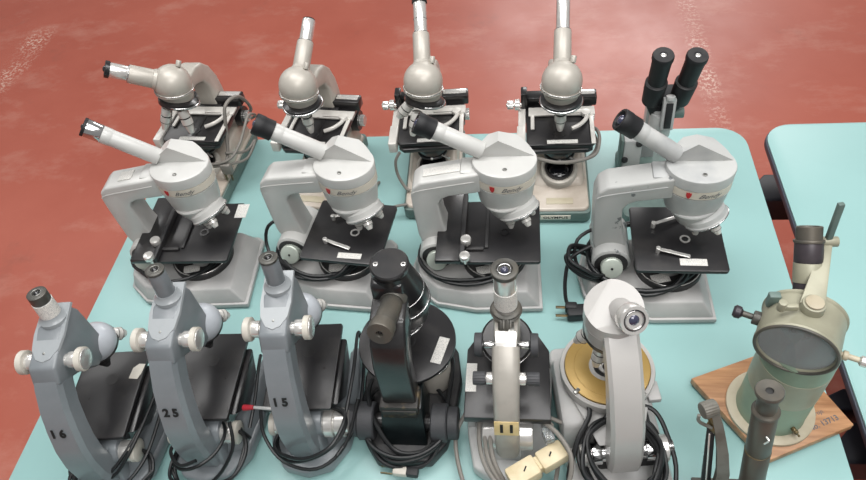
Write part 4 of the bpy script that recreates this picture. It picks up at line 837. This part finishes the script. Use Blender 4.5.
    g = G('purple_black', 'khaki_enamel', 'gunmetal', 'ink_black'); g.m(0).cyl(b0, b0+dd*LL*.45, .0172, .0166); g.m(1).cyl(b0+dd*LL*.36, b0+dd*LL*.60, .0175, .0170); g.m(0).cyl(b0+dd*LL*.60, b0+dd*LL*.88, .0167, .0164); g.m(2).cyl(b0+dd*LL*.84, b0+dd*LL*.88, .0178); g.lathe(b0+dd*LL*.88, dd, [(0, .0150), (LL*.15, .0153), (LL*.16, .0142), (LL*.16, .012), (LL*.13, .011), (LL*.13, 0)]); g.make('lens_barrel', t, 'dark barrel with brass band behind the drum')
    g = G('green_grey_enamel'); p = f0+ax*(L+.001)+V((-.045, .0, .03)); g.box(p, (.014, .01, .022), .002); g.make('catch', drum)
make_H()

# ---------------------------------------------------------------- I: antique brass microscope at the front edge
def make_I():
    org = V((.250, .335, 0)); t = thing('brass_microscope', 'antique dark brass microscope with bare black tube, at the bottom edge before the oak board', 'microscope', org, 0)
    P = lambda x, y, z: V((x, y, z))-org
    g = G('gunmetal'); g.prism([(-.028, .05), (.052, .05), (.062, .0), (.052, -.07), (.032, -.08), (.022, -.02), (.0, -.02), (-.006, -.08), (-.030, -.07), (-.040, .0)], 'xy', 0, .014, .003); g.make('base', t, 'dark metal claw foot')
    g = G('gunmetal'); g.cyl((0.005, .02, .012), (0.012, .025, .062), .012, .010); g.box((0, .02, .062), (.07, .075, .006), .0015); g.make('pillar_stage', t)
    a = P(.262, .400, .285); b = P(.281, .374, .088); d = (a-b).normalized(); L = (a-b).length
    g = G('gunmetal', 'brass_old'); g.cyl(b, b+d*L*.42, .0150); g.m(0).cyl(b+d*L*.40, b+d*L*.80, .0146, .0142); g.m(1).ring(b+d*L*.42, d, .0146, .0006); g.m(0).lathe(b+d*L*.795, d, [(0, .0135), (.002, .0154), (.006, .0154), (.008, .0135)]); tb = g.make('body_tube', t, 'long dark body tube')
    g = G('gunmetal', 'ink_black', 'satin_aluminium'); g.lathe(b+d*L*.83, d, [(0, .0110), (.003, .0114), (L*.12, .0114), (L*.15, .0152), (L*.17, .0154), (L*.178, .0145), (L*.172, .0045), (L*.16, .004), (L*.16, 0)], 40); g.m(1).sphere(b+d*(L*.995), .0045, (1, 1, .3)); g.make('eyepiece', tb, 'flared eyepiece with a small black hole')
    g = G('satin_aluminium'); s = b+d*L*.66+V((.0, -.0148, .0)); g.tube([s+V((0, 0, .004)), s+V((.002, -.004, .003)), s+V((-.001, -.004, -.005))], .0013, 8, 3); g.make('hook', tb, 'tiny bright hook')
    g = G('gunmetal'); pass
    g = G('worn_brass_grey', 'gunmetal'); q = [(.212, .394, .243), (.220, .386, .218), (.229, .376, .181), (.235, .366, .143), (.239, .356, .06)]
    t_ = bmesh.new(); Ls = []
    for k, (x, y, z) in enumerate(q):
        w = .0045+.0010*k; c = P(x, y, z); Ls.append([t_.verts.new(c+V(o)) for o in ((-w, -.003, 0), (w, -.003, 0), (w, .006, 0), (-w, .006, 0))])
    for A_, B_ in zip(Ls, Ls[1:]):
        for k in range(4): t_.faces.new((A_[k], A_[(k+1) % 4], B_[(k+1) % 4], B_[k]))
    t_.faces.new(Ls[0]); t_.faces.new(Ls[-1]); g.m(0).add(t_); g.make('arm', t, 'curved flat arm')
    g = G('worn_brass_grey', 'brass_old'); c = P(.205, .397, .246); g.knurl(c-V((.008, .003, 0)), c+V((.008, .003, 0)), .0100, 22, .0006); g.m(1).cyl(c+V((.0, 0, -.004)), c+V((.012, -.006, -.028)), .0055); g.cyl(c+V((.008, -.004, -.026)), c+V((.014, -.008, -.036)), .007); g.m(0).tube([c+V((-.012, -.008, 0)), c+V((-.010, -.010, -.012)), c+V((.006, -.01, -.026))], .0022); g.make('fine_focus_knob', t, 'knurled brass knob')
    g = G('rubber_black', 'satin_aluminium'); g.hull([P(.212, .388, .212)+V((x, y, 0)) for x in (-.004, .004) for y in (-.004, .004)]+[P(.228, .368, .06)+V((x, y, 0)) for x in (-.006, .006) for y in (-.004, .004)], .001); g.m(1).cyl(P(.2095, .383, .212), P(.222, .363, .10), .0011); g.make('slide_bar', t, 'black slide bar with bright rod')
make_I()

# ---------------------------------------------------------------- lights, world, camera
w = bpy.data.worlds.new('world'); bpy.context.scene.world = w; w.use_nodes = True
w.node_tree.nodes['Background'].inputs[0].default_value = (1, .99, .98, 1); w.node_tree.nodes['Background'].inputs[1].default_value = .30
def area(loc, size, power, col=(1, .985, .97)):
    l = bpy.data.lights.new('overhead_light', 'AREA'); l.shape = 'RECTANGLE'; l.size, l.size_y = size; l.energy = power; l.color = col
    o = bpy.data.objects.new('overhead_light', l); C.objects.link(o); o.location = loc; return o
area((-.8, 1.0, 3.3), (1.6, 1.2), 42)
area((1.1, .7, 3.3), (1.6, 1.2), 42)
area((.5, -1.0, 3.3), (1.6, 1.2), 52)  # unseen lamp added near the camera to brighten the table front
area((-3.0, 3.0, 3.3), (1.6, 1.2), 30)
area((1.0, 7.2, 3.3), (2.6, 2.2), 205)

cd = bpy.data.cameras.new('camera'); cam = bpy.data.objects.new('camera', cd); C.objects.link(cam)
# rows: world direction of camera right / down / forward
right = V((0.9910991, 0.08293097, -0.10413949)); down = V((-0.00557973, -0.75569681, -0.65489785)); fwd = V((-0.1330092, 0.64964974, -0.74850769))
M = Matrix((right, -down, -fwd)).transposed().to_4x4(); M.translation = V((0, 0, 1.0+T)); cam.matrix_world = M
cd.sensor_width = 36; cd.lens = 36*697.19/866; cd.clip_start = .05
bpy.context.scene.camera = cam
vs = bpy.context.scene.view_settings; vs.view_transform = 'Standard'; vs.look = 'None'; vs.gamma = 1; vs.exposure = 0.0
